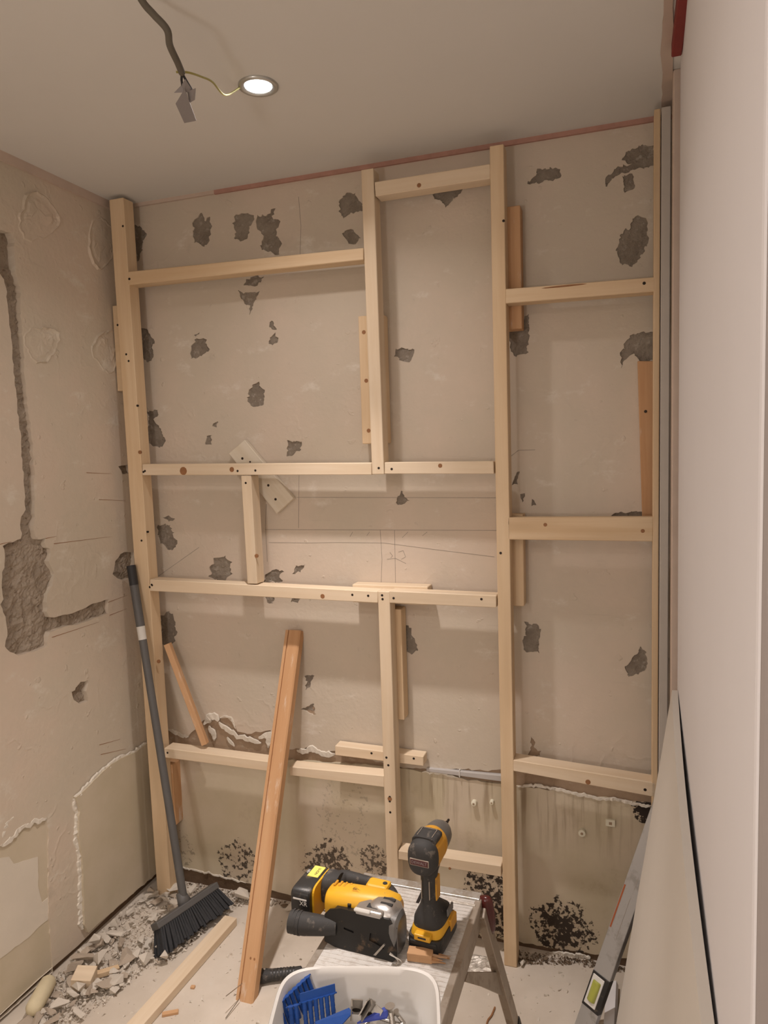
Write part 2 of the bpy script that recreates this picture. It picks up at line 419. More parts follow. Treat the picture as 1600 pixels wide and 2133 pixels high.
# ---- back wall
fW = lambda u, v, d: (u, d, v)
wb = boxo('wall_back', (-.1, .0065, 0), (2.6, .10, H), m_conc, w=0)
tag(wb, 'stripped plaster wall behind the timber frame with patches torn off', 'wall', kind='structure')
zA = (250, 400, .375); zB = (280, 900, .3875); zC = (700, 250, .46875); zD = (780, 850, .41875); zE = (600, 1200, .3125)
zF = (1000, 1250, .3125); zG = (250, 1250, .3125); zH = (330, 1440, .24375)
PATCH = [
 (zA, [(455,115),(470,160),(497,140),(510,180),(500,245),(495,280),(462,303),(420,280),(402,235),(410,160)]),
 (zA, [(632,130),(660,115),(738,122),(738,175),(720,210),(712,255),(665,275),(635,250),(640,220),(628,180)]),
 (zA, [(765,130),(830,120),(835,97),(858,100),(850,150),(885,160),(880,205),(865,240),(890,260),(895,300),(880,350),(850,340),(790,320),(780,290),(795,240),(758,200),(755,170)]),
 (zA, [(1240,20),(1260,0),(1300,10),(1330,45),(1355,100),(1290,115),(1240,145),(1222,110),(1220,50)]),
 (zA, [(1235,225),(1280,205),(1310,225),(1338,255),(1300,290),(1260,285),(1240,255)]),
 (zA, [(700,480),(795,465),(780,505),(750,520),(692,515)]),
 (zA, [(655,540),(680,560),(770,550),(760,590),(740,625),(725,680),(720,630),(700,625),(672,590)]),
 (zA, [(60,175),(110,190),(155,230),(125,270),(120,320),(95,400),(60,410)]),
 (zA, [(100,760),(150,755),(175,800),(190,840),(180,880),(185,915),(160,950),(130,930),(100,860)]),
 (zA, [(412,792),(435,775),(447,792)]),
 (zA, [(390,850),(430,818),(470,820),(480,850),(500,880),(470,895),(440,915),(400,932),(385,900)]),
 (zA, [(828,725),(855,718),(868,760),(840,762)]),
 (zA, [(830,800),(860,785),(885,815),(860,850),(825,845)]),
 (zA, [(712,1120),(735,1070),(770,1055),(800,1100),(798,1150),(800,1190),(718,1190),(705,1140)]),
 (zA, [(515,1300),(540,1275),(538,1308)]),
 (zA, [(478,1360),(510,1350),(505,1400),(480,1408)]),
 (zA, [(930,1385),(1010,1380),(1000,1440),(930,1465)]),
 (zA, [(150,1220),(215,1205),(210,1240),(185,1260),(215,1300),(250,1380),(245,1410),(180,1415),(150,1390)]),
 (zB, [(120,520),(150,490),(195,500),(215,570),(232,590),(215,635),(170,630),(135,590)]),
 (zB, [(155,462),(190,450),(215,465),(190,485)]),
 (zB, [(405,730),(440,670),(490,665),(515,700),(520,760),(490,800),(430,800),(405,780)]),
 (zB, [(700,770),(740,740),(800,745),(780,775),(790,810),(690,812)]),
 (zB, [(860,740),(890,705),(915,720),(900,750),(850,768)]),
 (zB, [(700,872),(752,880),(740,920),(715,915)]), (zB, [(835,880),(890,890),(880,922),(840,915)]),
 (zB, [(1410,365),(1430,320),(1470,370),(1440,398),(1412,390)]),
 (zB, [(140,990),(190,960),(215,1010),(230,1080),(215,1130),(200,1150),(140,1140)]),
 (zC, [(430,330),(435,295),(570,280),(560,325),(520,355),(485,390),(470,355),(435,350)]),
 (zC, [(845,285),(880,255),(895,225),(930,215),(1000,215),(1000,255),(960,270),(920,265),(880,285)]),
 (zC, [(1270,180),(1290,145),(1340,120),(1410,110),(1420,205),(1340,215),(1280,235),(1240,250),(1215,280),(1200,300),(1205,250),(1240,215),(1310,195)]),
 (zC, [(1270,250),(1320,240),(1330,300),(1285,320)]),
 (zC, [(1345,425),(1380,440),(1390,530),(1370,580),(1320,650),(1260,635),(1250,580),(1265,510),(1300,480),(1320,440)]),
 (zC, [(770,1010),(765,930),(826,925),(835,870),(860,870),(860,960),(850,1040),(800,1050),(780,1030)]),
 (zC, [(262,1020),(300,1012),(350,1025),(345,1050),(330,1075),(285,1070),(262,1045)]),
 (zC, [(1320,950),(1420,940),(1420,1060),(1350,1075),(1330,1040),(1280,1060),(1265,1100),(1265,1040),(1290,980)]),
 (zD, [(700,340),(720,320),(712,380),(690,385)]), (zD, [(730,430),(745,430),(735,470),(728,460)]), (zD, [(775,450),(800,455),(810,480),(785,485)]),
 (zD, [(1180,540),(1210,510),(1260,520),(1330,515),(1345,560),(1185,560)]),
 (zE, [(740,290),(820,340),(830,400),(865,490),(820,515),(770,500),(730,440)]),
 (zF, [(295,150),(380,160),(405,200),(395,270),(390,350),(300,350),(280,270),(310,240)]),
 (zF, [(1000,410),(1060,330),(1080,310),(1120,380),(1110,450),(1070,490),(1000,510),(960,450)]),
 (zF, [(340,900),(360,920),(365,980),(405,1000),(400,1040),(310,1050),(340,980)]),
 (zG, [(1240,510),(1300,500),(1280,540),(1240,600)]), (zG, [(1210,720),(1290,700),(1300,770),(1240,745)]),
]
holes = [WX(rough(zm(*z, p), 3.5, 4.2, i)) for i, (z, p) in enumerate(PATCH)]
low_px = [(270, 1508)]+zm(*zH, [(80,310),(200,385),(250,390),(300,330),(400,240),(430,200),(500,210),(540,230),(600,225),(680,335),(760,368),(870,345),(960,335),(1080,500),(1180,490),(1240,490),(1310,460),(1400,520),(1510,510)])+[(760, 1580), (842, 1600), (960, 1602), (1040, 1606), (1090, 1585), (1220, 1618), (1362, 1640), (1440, 1655)]
torn_edge = rough(low_px, 8, 2.5, 77, False)
te = WX(torn_edge)
outer = te + [(2.6, te[-1][1]), (2.6, H), (-.1, H), (-.1, te[0][1])]
skin('plaster_layer', outer, holes, fW, .007, m_wall, wb, Vector((0, -1, 0)))
def relief(name, u0, u1, v0, v1, step, f, mat, parent, lo, hi, sc):
    nu, nv_ = int((u1-u0)/step), int((v1-v0)/step); vs = []; fs = []
    for i in range(nu+1):
        for j in range(nv_+1):
            u, v = u0+(u1-u0)*i/nu, v0+(v1-v0)*j/nv_
            h = .5+.5*noise.noise(Vector((u*sc, v*sc, 1.3)))+.3*noise.noise(Vector((u*sc*2.7, v*sc*2.7, 5)))+.25*noise.noise(Vector((u*sc*6, v*sc*6, 9)))
            vs.append(f(u, v, lo+(hi-lo)*min(1, max(0, h))))
    for i in range(nu):
        for j in range(nv_):
            a = i*(nv_+1)+j; fs.append((a, a+nv_+1, a+nv_+2, a+1))
    me = bpy.data.meshes.new(name); me.from_pydata(vs, [], fs); o = link(name, me, parent, (mat,)); return o
relief('adhesive_layer', .05, 1.69, .66, 2.24, .0055, fW, m_conc, wb, .0012, .0062, 42)
# tan base coat showing between the torn edge and the old painted wall below
boxo('base_coat', (-.1, .0045, .30), (2.6, .0070, .72), m_tan, wb, w=0)
# lower wall with old paint, its torn top and bottom edges
lt = [(270, 1548), (350, 1556), (450, 1568), (560, 1580), (640, 1586), (760, 1592), (834, 1600), (890, 1606), (953, 1619), (1037, 1630), (1081, 1637), (1175, 1647), (1250, 1660), (1312, 1670), (1356, 1674), (1440, 1690)]
lb = [(1440, 2012), (1320, 1996), (1240, 1986), (1180, 1978), (1100, 1964), (900, 1930), (700, 1888), (600, 1862), (513, 1838), (440, 1818), (375, 1803), (300, 1790)]
lo2 = WX(rough(lt, 10, 2.5, 5, False)) ; lob = WX(rough(lb, 10, 2.5, 6, False))
outer = lo2+[(2.6, lo2[-1][1]), (2.6, lob[0][1])]+lob+[(-.1, lob[-1][1]), (-.1, lo2[0][1])]
skin('painted_lower_layer', outer[::-1], [], lambda u, v, d: (u, d-.004, v), .011, m_low, wb, Vector((0, -1, 0)))
def lip(name, px, w0, w1, thick, seed, mat, parent, base=0.0, plane=onW, f=None):
    """ragged torn flap of plaster along an outline, standing slightly off the wall"""
    rr = random.Random(seed); q = rough(px, 4, 2.2, seed, False); bm = bmesh.new(); rows = []
    to2 = (lambda a: Vector((a.x, a.z))) if f is None else (lambda a: Vector((a.y, a.z)))
    to3 = (lambda u, h: Vector((u.x, base-h, u.y))) if f is None else (lambda u, h: Vector((base+h, u.x, u.y)))
    c = [to2(plane(*p)) for p in q]; n = len(c)
    for i, a in enumerate(c):
        tg = (c[min(i+1, n-1)]-c[max(i-1, 0)]).normalized(); nr = Vector((-tg.y, tg.x))
        env = min(1, .25+i*.25, .25+(n-1-i)*.25); w = lambda z: (w0+(w1-w0)*(.5+.9*noise.noise(Vector((i*.33, seed, z)))))*rr.uniform(.35, .55)*env
        wa, wb_ = w(1), w(5); h = thick*(.35+.5*noise.noise(Vector((i*.4, seed, 9))))*rr.uniform(.7, 1.1)
        rows.append([bm.verts.new(v) for v in (to3(a+nr*wa, 0), to3(a+nr*wa*.8, h), to3(a-nr*wb_*.8, h*rr.uniform(.5, 1.2)), to3(a-nr*wb_, -.001))])
    for a, b in zip(rows, rows[1:]):
        for k in range(3): bm.faces.new((a[k], a[k+1], b[k+1], b[k]))
        bm.faces.new((a[3], a[0], b[0], b[3]))
    bm.faces.new(rows[0]); bm.faces.new(rows[-1][::-1])
    return obj(name, bm, mat, parent)
zl = lambda pts: zm(*zH, pts)
for k, (pp, a, b, th) in enumerate([
    (zl([(80,325),(150,355),(210,385),(260,385)]), .010, .022, .008), (zl([(395,280),(430,225),(480,215),(520,250)]), .020, .045, .014),
    (zl([(430,300),(470,350),(480,420)]), .020, .040, .010), (zl([(520,260),(600,330),(680,385),(800,420),(880,440)]), .014, .026, .012),
    (zl([(860,400),(920,380),(960,370),(935,480)]), .020, .034, .010), (zl([(1185,500),(1250,515),(1320,490),(1400,540),(1510,535)]), .012, .030, .010),
    (zl([(520,235),(560,215),(620,225),(660,320)]), .005, .010, .006), (zl([(590,390),(620,440),(650,470)]), .016, .030, .004)]):
    lip('torn_plaster', pp, a, b, th, 30+k, m_white_pl, wb)
lip('torn_plaster', [(1081,1638),(1120,1634),(1150,1640),(1180,1648),(1250,1662),(1290,1664),(1320,1672),(1358,1676)], .006, .014, .010, 41, m_white_pl, wb, -.004)
lip('torn_plaster', [(880,1606),(920,1611),(955,1618)], .006, .010, .006, 42, m_white_pl, wb, -.004)
lip('torn_plaster', [(375,1804),(440,1818),(513,1838)], .005, .009, .006, 43, m_white_pl, wb, -.004)
lip('torn_plaster', [(1140,1982),(1180,1986),(1230,1992)], .010, .020, .014, 44, m_white_pl, wb, -.004)
# pencil marks on the plaster
PEN = [[(552,1103),(1040,1105)], [(555,1050),(553,1095),(557,1170)], [(618,1036),(1038,1037)], [(792,1103),(796,1165),(794,1215)], [(822,1104),(824,1215)],
       [(700,1130),(800,1131),(900,1144),(1030,1160)], [(623,990),(622,1100)], [(806,1165),(824,1163),(846,1174)], [(812,1150),(818,1158),(814,1162)],
       [(830,1150),(840,1147),(845,1160),(836,1165)], [(735,1108),(729,1118)], [(770,1108),(764,1116)], [(850,1108),(838,1120)], [(890,1108),(880,1116)], [(625,540),(627,470),(622,410)],
       [(560,1130),(640,1131),(700,1130)], [(330,1200),(415,1140)], [(1062,952),(1080,938),(1115,937)]]
for pl in PEN:
    bm = bmesh.new()
    for a, b in zip(pl, pl[1:]):
        A, B = onW(*a), onW(*b); d = (B-A).normalized(); s = Vector((-d.z, 0, d.x))*.0006
        hexa(bm, [A-s, B-s, B+s, A+s]+[q+Vector((0, -.0004, 0)) for q in (A-s, B-s, B+s, A+s)])
    obj('pencil_line', bm, m_pencil, wb)
# red oxide line along the ceiling
c0, c1 = onW(283, 430).x, 1.70
bm = bmesh.new(); box(bm, (.36, -.008, H-.012), (c1, 0, H)); o = obj('trim_1', bm, m_pink); tag(o, 'thin red-brown strip along the top of the back wall', 'trim', kind='structure')
bm = bmesh.new(); box(bm, (0.0, -.008, H-.011), (.36, 0, H)); o = obj('trim_2', bm, m_pinkp); tag(o, 'pale strip at the ceiling above the left end of the back wall', 'trim', kind='structure')
bm = bmesh.new(); box(bm, (0, -1.6, H-.024), (.010, 0, H)); o = obj('trim_3', bm, m_pinkp); tag(o, 'pinkish cut strip along the ceiling above the left wall', 'trim', kind='structure')

# ---- left wall
fL = lambda u, v, d: (-d, u, v)
wl = boxo('wall_left', (-.10, -3.5, 0), (-.024, .012, H), m_conc_l, w=0)
tag(wl, 'left plaster wall with chiselled cable chase and torn lower plaster', 'wall', kind='structure')
zL1 = (0, 300, .28125); zL2 = (0, 900, .375); zL3 = (0, 1640, .3375); zL4 = (0, 1580, .125)
chase = zm(*zL1, [(-60,630),(-60,880),(30,1000),(50,1100),(60,1250),(80,1400),(90,1500),(105,1700),(125,1900)]) + \
    zm(*zL2, [(112,0),(125,200),(135,300),(140,430),(112,490),(118,590),(20,630),(30,700),(15,780),(10,860),(15,930),(5,960),(35,1050),(45,1130),(25,1190),(60,1220),(100,1240),(190,1220),(260,1190),(275,1110),(330,1095),(450,1060),(600,1012),(605,930),(540,950),(400,1010),(275,1030),(260,1000),(265,900),(290,850),(300,790),(275,720),(285,650),(255,640),(250,590),(200,600),(190,540),(195,450),(190,350),(190,200),(175,0)]) + \
    zm(*zL1, [(205,1950),(185,1750),(175,1550),(165,1400),(150,1250),(150,1050),(120,950),(115,900),(100,700),(85,655)])
olive = [(-60, 1790), (2, 1760), (25, 1748), (36, 1730), (60, 1716), (82, 1706), (98, 1703), (101, 1740), (101, 1842), (103, 1920), (110, 2010), (110, 2026), (-60, 2178)]
lh = [LY(rough(chase, 8, 2.6, 3))]
for i, (z, p) in enumerate([(zL2, [(400,1450),(450,1390),(490,1380),(480,1440),(490,1490),(440,1510),(410,1490)]),
        (zL2, [(628,785),(640,720),(670,680),(705,660),(745,668),(748,800),(690,820),(650,815)]), (zL2, [(660,190),(722,180),(722,225),(680,235)])]):
    lh.append(LY(rough(zm(*z, p), 7, 2, 50+i)))
oh = LY(rough(olive, 8, 1.6, 9)); oh = [(u, max(v, .008)) for u, v in oh]
lh.append(oh)
base_l = [(-.05, .022), (-.25, .026), (-.40, .018), (-.55, .024), (-.9, .02)]
outer = [(.012, .02)]+base_l+[(-3.5, .01), (-3.5, H), (.012, H)]
skin('plaster_layer', outer, lh, fL, .024, m_wall_l, wl, Vector((1, 0, 0)))
relief('chiselled_masonry', -.62, 0, .72, 2.0, .006, fL, m_conc_l, wl, .007, .023, 38)
skin('old_paint_layer', [(min(p[0] for p in oh)-.03, .024), (max(p[0] for p in oh)+.02, .024), (max(p[0] for p in oh)+.02, max(p[1] for p in oh)+.02), (min(p[0] for p in oh)-.03, max(p[1] for p in oh)+.02)],
     [], lambda u, v, d: (-.004-d, u, v), .015, m_olive, wl, Vector((1, 0, 0)))
pale = zm(*zL3, [(-60,450),(60,430),(90,470),(240,430),(240,610),(265,710),(305,680),(305,815),(150,950),(-60,1110)])
slab('pale_filler_patch', LY(rough(pale, 10, 1.5, 12)), fL, .0012, m_pale, wl, .0040)
# leftover board layer in the corner
lbp = [(312, 1540), (300, 1547), (277, 1567), (244, 1579), (210, 1605), (169, 1646), (152, 1660), (160, 1690), (158, 1740), (166, 1790), (168, 1860), (170, 1925), (178, 1940), (250, 1878), (331, 1810)]
lbl = [(max(min(u, -.002), -2), v) for u, v in LY(rough(lbp, 9, 1.6, 14))]
slab('leftover_board', lbl, fL, .012, m_olive, wl)
lip('torn_plaster', [(300,1547),(277,1567),(244,1579),(210,1605),(169,1646),(152,1660)], .008, .020, .016, 61, m_white_pl, wl, .004, onL, 1)
lip('torn_plaster', [(153,1662),(161,1690),(159,1740),(166,1790),(168,1860),(170,1935)], .020, .034, .014, 62, m_white_pl, wl, .001, onL, 1)
lip('torn_plaster', [(2,1762),(25,1748),(36,1732),(60,1718),(97,1704)], .006, .026, .008, 63, m_white_pl, wl, -.001, onL, 1)
lip('torn_plaster', [(4,1745),(14,1716),(28,1702)], .006, .020, .006, 64, m_white_pl, wl, -.001, onL, 1)
# round dabs of plaster
def dab(cx, cy, rx, ry, seed, th):
    rr = random.Random(seed); out = []; n = 34
    for i in range(n):
        a = 2*math.pi*i/n; k = 1+.10*math.sin(3*a+seed)+rr.uniform(-.07, .07)
        out.append((cx+rx*k*math.cos(a), cy+ry*k*math.sin(a)))
    o2 = LY(out); c = LY([(cx, cy)])[0]; bm = bmesh.new(); rows = []
    for s, h in ((1, .0), (.95, th), (.86, th*.25), (.72, th*.15), (.6, th*.5), (.35, th*.35)):
        rows.append([bm.verts.new((h*rr.uniform(.6, 1.2)*(.25+.75*max(0, math.sin(2*math.pi*i/n*1.5+seed*2))), c[0]+(p[0]-c[0])*(s+rr.uniform(-.02, .02)*(s < 1)), c[1]+(p[1]-c[1])*(s+rr.uniform(-.02, .02)*(s < 1)))) for i, p in enumerate(o2)])
    for a, b in zip(rows, rows[1:]):
        for i in range(n): bm.faces.new((a[i], a[(i+1) % n], b[(i+1) % n], b[i]))
    bm.faces.new(rows[-1]); return obj('plaster_dab', bm, m_wall_l, wl)
dab(78, 452, 42, 52, 1, .009); dab(212, 505, 31, 54, 2, .009); dab(86, 716, 36, 38, 3, .007); dab(222, 730, 29, 44, 4, .009)
boxo('foot_shade', (-.024, -1.2, 0), (-.010, .004, .05), m_gap, wl, w=0)  # dark brown band painting in the shade of the gap under the left wall
boxo('foot_shade', (-.02, -.0015, 0), (1.72, .0066, .10), m_gap, wb, w=0)  # same painted gap shade along the foot of the back wall
# scored lines around the chase
for pl in ([(112,1133),(230,1118)], [(225,1255),(265,1240)], [(228,1282),(264,1268)], [(108,1328),(205,1296)], [(0,1134),(24,1128)], [(95,1122),(118,1117)],
           [(207,1552),(250,1540)], [(210,1572),(262,1560)], [(220,1640),(300,1586)], [(180,985),(232,987)], [(206,1041),(262,1043)]):
    bm = bmesh.new()
    A, B = onL(*pl[0]), onL(*pl[1]); s = Vector((0, 0, .0013))
    hexa(bm, [A-s*.3, B, B+s*.2, A+s, *(q+Vector((.0006, 0, 0)) for q in (A-s*.3, B, B+s*.2, A+s))])
    obj('scored_line', bm, m_knot, wl)

# ---- right wall: white board on studs, and its return towards the camera
YN = -1.529
bm = bmesh.new()
pts = [(XR(-.26), -.26), (XR(YN)+.008, YN+.0), (XR(YN)+.004, YN), (XR(YN), YN+.006)]
prof = [(XR(-.26), -.26), (XR(YN+.012), YN+.012)] + [(XR(YN)+.012-.012*math.cos(a), YN+.012-.012*math.sin(a)) for a in (math.pi/8*k for k in range(1, 5))] + [(XR(YN)+.0125, YN), (XR(YN)+.0125, YN+.02), (XR(-.26)+.0125, -.26)]
prism(bm, prof, 0, H, lambda u, v, w: (u, v, w))
wr = obj('wall_right', bm, m_gyp); tag(wr, 'smooth white plasterboard wall on the right with a rounded near corner', 'wall', kind='structure')
wq = boxo('wall_return', (XR(YN)+.0010, YN-.006, 0), (2.6, YN-.0005, H), m_return, w=.002); tag(wq, 'darkened end of the right wall at the edge of the view', 'wall', kind='structure')  # end coloured dark to offset the lamps behind the camera
tr = boxo('hollow_shade_right', (1.745, YN+.1, 0), (1.80, .012, H), m_dark, w=0); tag(tr, 'black panel painted as shade in the hollow behind the right plasterboard', 'wall', kind='structure')  # black panel standing in for shade inside the wall hollow
o = boxo('wall_front', (-.1, -3.56, 0), (2.6, -3.5, H), m_wall_l, w=0); tag(o, 'plastered wall behind the camera', 'wall', kind='structure')
o = boxo('wall_outer', (2.6, -3.5, 0), (2.66, .1, H), m_wall_l, w=0); tag(o, 'plastered side wall behind the camera', 'wall', kind='structure')
# rough stud that carries the white board
def px_post(name, pl, pr, yq, depth, z0, z1, mat, **kw):
    a, b = hit(*pl, 1, yq), hit(*pr, 1, yq)
    return boxo(name, (a.x, yq, z0), (b.x, yq+depth, z1), mat, **kw)

# ------------------------------------------------------------------ timber frame
fr = empty('timber_frame', (.7, -.07, 0))
tag(fr, 'pale pine batten frame of studs and rails screwed in front of the back wall', 'wall frame')
FI = Matrix.Translation((-.7, .07, 0)); BW = {}
def beam(name, TL, TR, BR, BL, depth=.048, mat=m_pine, parent=fr, vert=False, yfront=None, label=None, chop=True):
    """front face given by four photo corners on the frame's front plane"""
    yv = YF if yfront is None else yfront
    P = [hit(*p, 1, yv) for p in (TL, TR, BR, BL)]
    return beam3(name, P, depth, mat, parent, vert, label)
def beam3(name, P, depth, mat, parent, vert=False, label=None):
    c = sum(P, Vector())/4
    ax = ((P[1]+P[2])-(P[0]+P[3])).normalized() if not vert else ((P[3]+P[2])-(P[0]+P[1])).normalized()
    ay = Vector((0, 1, 0)); az = ax.cross(ay).normalized()
    Mx = Matrix((ax, ay, az)).transposed().to_4x4(); Mx.translation = c
    inv = Mx.inverted(); bm = bmesh.new()
    loc = [inv @ p for p in P]
    hexa(bm, loc+[p+Vector((0, depth, 0)) for p in loc]); bev(bm, .0016)
    o = obj(name, bm, mat, parent)
    o.matrix_local = (FI @ Mx) if parent is fr else Mx
    BW[o.name] = Mx.copy()
    if label: o['label'] = label
    return o
_disc = {}
def dot(beam_o, px, py, r=.0036, yv=None, mat=None, name='screw', sx=1.0):
    mat = mat or m_screw
    key = (name, round(r, 4), sx)
    if key not in _disc:
        bm = bmesh.new(); loft(bm, [(-.0006, r*.8*sx, r*.8), (-.0004, r*sx, r), (.004, r*sx, r)], 'Y', 10)
        bmesh.ops.recalc_face_normals(bm, faces=bm.faces); me = bpy.data.meshes.new(name); bm.to_mesh(me); bm.free(); me.materials.append(mat); _disc[key] = me
    p = hit(px, py, 1, (YF if yv is None else yv))
    o = bpy.data.objects.new(name, _disc[key]); COL.objects.link(o); o.parent = beam_o
    o.matrix_local = BW[beam_o.name].inverted() @ Matrix.Translation(p)
    return o
def vpost(name, x0, xb, w, z0, z1, mat=m_pine, label=None, yfront=None, depth=.048):
    yv = YF if yfront is None else yfront
    return beam3(name, [Vector((x0, yv, z1)), Vector((x0+w, yv, z1)), Vector((xb+w, yv, z0)), Vector((xb, yv, z0))], depth, mat, fr, True, label)
KB = dict(mat=m_knot, name='knot')
# corner post
pt, pb = onF(228, 430).x, onF(327, 1849).x
post = vpost('post', pt, pb, .053, .0, H-.012, m_pine, 'thick corner post against the left wall')
for p in ((275,581),(251,677),(269,738),(274,752),(292,845),(305,983),(313,1108),(301,1126),(322,1218),(318,1223),(340,1578),(262,471)): dot(post, p[0]-6, p[1])
dot(post, 291, 942, .006, **KB); dot(post, 330, 1378, .006, **KB)
# long studs
xm_t = onF(1020, 305).x; ms = vpost('stud', xm_t, onF(1050, 1990).x, .036, .0, onF(1034, 302).z, m_pine, 'full-height stud right of centre')
for p in ((1043,1152),(1049,460)): dot(ms, *p)
u_top = onF(764, 352).z; u_bot = onF(788, 988).z
us = vpost('stud', onF(752, 356).x, onF(775, 985).x, .036, u_bot, u_top, m_pine_pale, 'upper stud left of centre')
for p in ((789,975),): dot(us, *p)
ls = vpost('stud', onF(787, 1235).x, onF(806, 1825).x, .036, 0, onF(798, 1232).z, m_pine_pale, 'lower knotty stud under the long rail')
for p in ((796,1240),(797,1248),(805,1578),(809,1594),(812,1660),(812,1669),(813,1692)): dot(ls, *p)
dot(ls, 812, 1664, .007, **KB)
# rails
r1 = beam('rail', (266,566), (757,516), (757,541), (266,594), label='upper rail near the ceiling, left bay')
dot(r1, 270, 581)
top = beam('rail', (780,379), (1021,341), (1021,372), (782,409), mat=m_pine_pale, label='short rail at the top between two studs')
dot(top, 873, 386, .006, **KB)
r2 = beam('rail', (296,967), (774,964), (774,989), (296,990), mat=m_pine_pale, label='middle rail, left bay')
for p in ((302,981),(495,981),(532,980)): dot(r2, *p)
dot(r2, 483, 978, .008, **KB); dot(r2, 382, 981, .013, **KB)
r2b = beam('rail', (801,963), (1028,961), (1029,987), (801,987), mat=m_pine_pale, label='middle rail, right of the upper stud')
dot(r2b, 816, 977); dot(r2b, 917, 970, .006, **KB)
r3 = beam('rail', (312,1207), (787,1232), (787,1256), (312,1231), mat=m_pine_pale, label='waist-high rail, left bay')
for p in ((317,1219),(734,1239),(767,1241)): dot(r3, *p)
dot(r3, 672, 1242, .007, **KB)
r3b = beam('rail', (811,1231), (1034,1241), (1034,1266), (811,1256), mat=m_pine_pale, label='waist-high rail, right half')
for p in ((820,1246),(1003,1248)): dot(r3b, *p)
sp_ = vpost('stud', onF(502, 993).x, onF(515, 1214).x, .034, onF(520, 1216).z, onF(515, 991).z, m_pine_pale, 'short stud between the two middle rails')
dot(sp_, 512, 1006); dot(sp_, 534, 1158, .006, **KB)
r4 = beam('rail', (342,1558), (585,1590), (585,1610), (342,1578), mat=m_pine_pale, label='knee-high rail, left part')
dot(r4, 349, 1568)
r4b = beam('rail', (604,1597), (800,1616), (800,1640), (604,1615), mat=m_pine_pale, label='knee-high rail with angled end, right part')
r5 = beam('rail', (830,1772), (1044,1804), (1044,1827), (830,1790), mat=m_pine_pale, label='low rail behind the cordless driver')
dot(r5, 937, 1809, .004, **KB)
q1 = beam('rail', (1053,602), (1364,577), (1364,607), (1053,632), label='upper right rail with a long split')
dot(q1, 1342, 590, .004); dot(q1, 1175, 596, .0022, sx=26, mat=m_knot, name='split')
q2 = beam('rail', (1058,1078), (1361,1077), (1360,1128), (1058,1124), depth=.030, label='wide flat rail, right bay')
for p in ((1339,1106),(1136,1093)): dot(q2, *p, .005, **KB)
q3 = beam('rail', (1069,1583), (1366,1631), (1366,1661), (1069,1606), mat=m_pine_pale, label='knee-high rail, right bay')
dot(q3, 1344, 1645, .004); dot(q3, 1225, 1629, .007, **KB)
# packers between frame and wall
def pack(x0, y0, x1, y1, yq=-.0475, depth=.046, mat=m_pine, label=None, vert=True):
    a, b = hit(x0, y0, 1, yq), hit(x1, y1, 1, yq)
    return beam3('packer', [Vector((a.x, yq, a.z)), Vector((b.x, yq, a.z)), Vector((b.x, yq, b.z)), Vector((a.x, yq, b.z))], depth, mat, fr, vert, label)
k1 = pack(746, 659, 805, 923, mat=m_pine, label='packing batten behind the upper stud')
for p in ((758,692),(763,793),(768,897)): dot(k1, *p, .006, -.0475, **KB)
pack(1040, 433, 1087, 684, mat=m_pine_o, label='reddish packing batten behind the tall stud, upper')
pack(1045, 1072, 1092, 1263, mat=m_pine, label='packing batten behind the tall stud, lower')
pack(734, 1217, 892, 1261, mat=m_pine_pale, label='horizontal packing board behind the rail joint', vert=False)
pack(800, 1268, 842, 1500, mat=m_pine, label='packing batten behind the lower stud')
k2 = beam('packer', (698,1553), (882,1576), (882,1596), (698,1573), depth=.040, mat=m_pine_pale, yfront=-.0475, label='short block crossing behind the lower stud')
for p in ((774,1569),(862,1580)): dot(k2, *p, yv=-.0475)
pack(335, 1590, 366, 1720, mat=m_pine_o, label='dark packing strip behind the corner post')
pl = onF(243, 632); ph = onF(256, 812)
bm = bmesh.new(); box(bm, (.004, -.070, ph.z), (.030, -.040, pl.z)); bev(bm, .001); o = obj('packer', bm, m_pine, fr); o.matrix_local = FI; o['label'] = 'thin shim beside the corner post'
# right-hand double batten
pr_ = vpost('edge_batten', onF(1363, 260).x, onF(1357, 1600).x, .0145, 0, H-.02, m_pine, 'narrow bare batten at the right end')
pr2 = vpost('edge_batten', onF(1363, 260).x+.0165, onF(1357, 1600).x+.0165, .0215, 0, H-.018, m_batten_grey, 'greyish primed batten at the right end')
# upright that carries the white board, and what is left above it
a, b = hit(1399, 700, 1, -.20), hit(1421, 700, 1, -.20)
o = boxo('trim_4', (a.x, -.235, 0), (b.x+.03, -.19, H), m_pinkp, w=.002); tag(o, 'pinkish worn upright at the far edge of the white wall', 'trim', kind='structure')
o = boxo('gap_shade_right', (1.715, -.19, 0), (1.74, .012, H), m_dark, w=0); tag(o, 'black panel painted as shade in the gap beside the right end of the frame', 'wall', kind='structure')  # black panel closing the gap, its colour standing in for shade
A, B = onG(1404, 8, H), onG(1403, 88, H)
o = boxo('trim_5', (B.x-.004, A.y-.3, H-.030), (B.x+.016, B.y, H), m_red, w=.002); tag(o, 'dark red beam end at the ceiling above the white wall', 'trim', kind='structure')
bm = bmesh.new(); q = rough([(1378, 238), (1380, 150), (1376, 110), (1382, 30), (1384, -60), (1402, -60), (1402, 236)], 14, 1.5, 3)
ceil_poly = [(onG(x, y, H).x, onG(x, y, H).y) for x, y in q]
prism(bm, ceil_poly, H-.004, H, lambda u, v, w: (u, v, w)); o = obj('trim_6', bm, m_pinkp); tag(o, 'torn plaster strip along the right edge of the ceiling', 'trim', kind='structure')

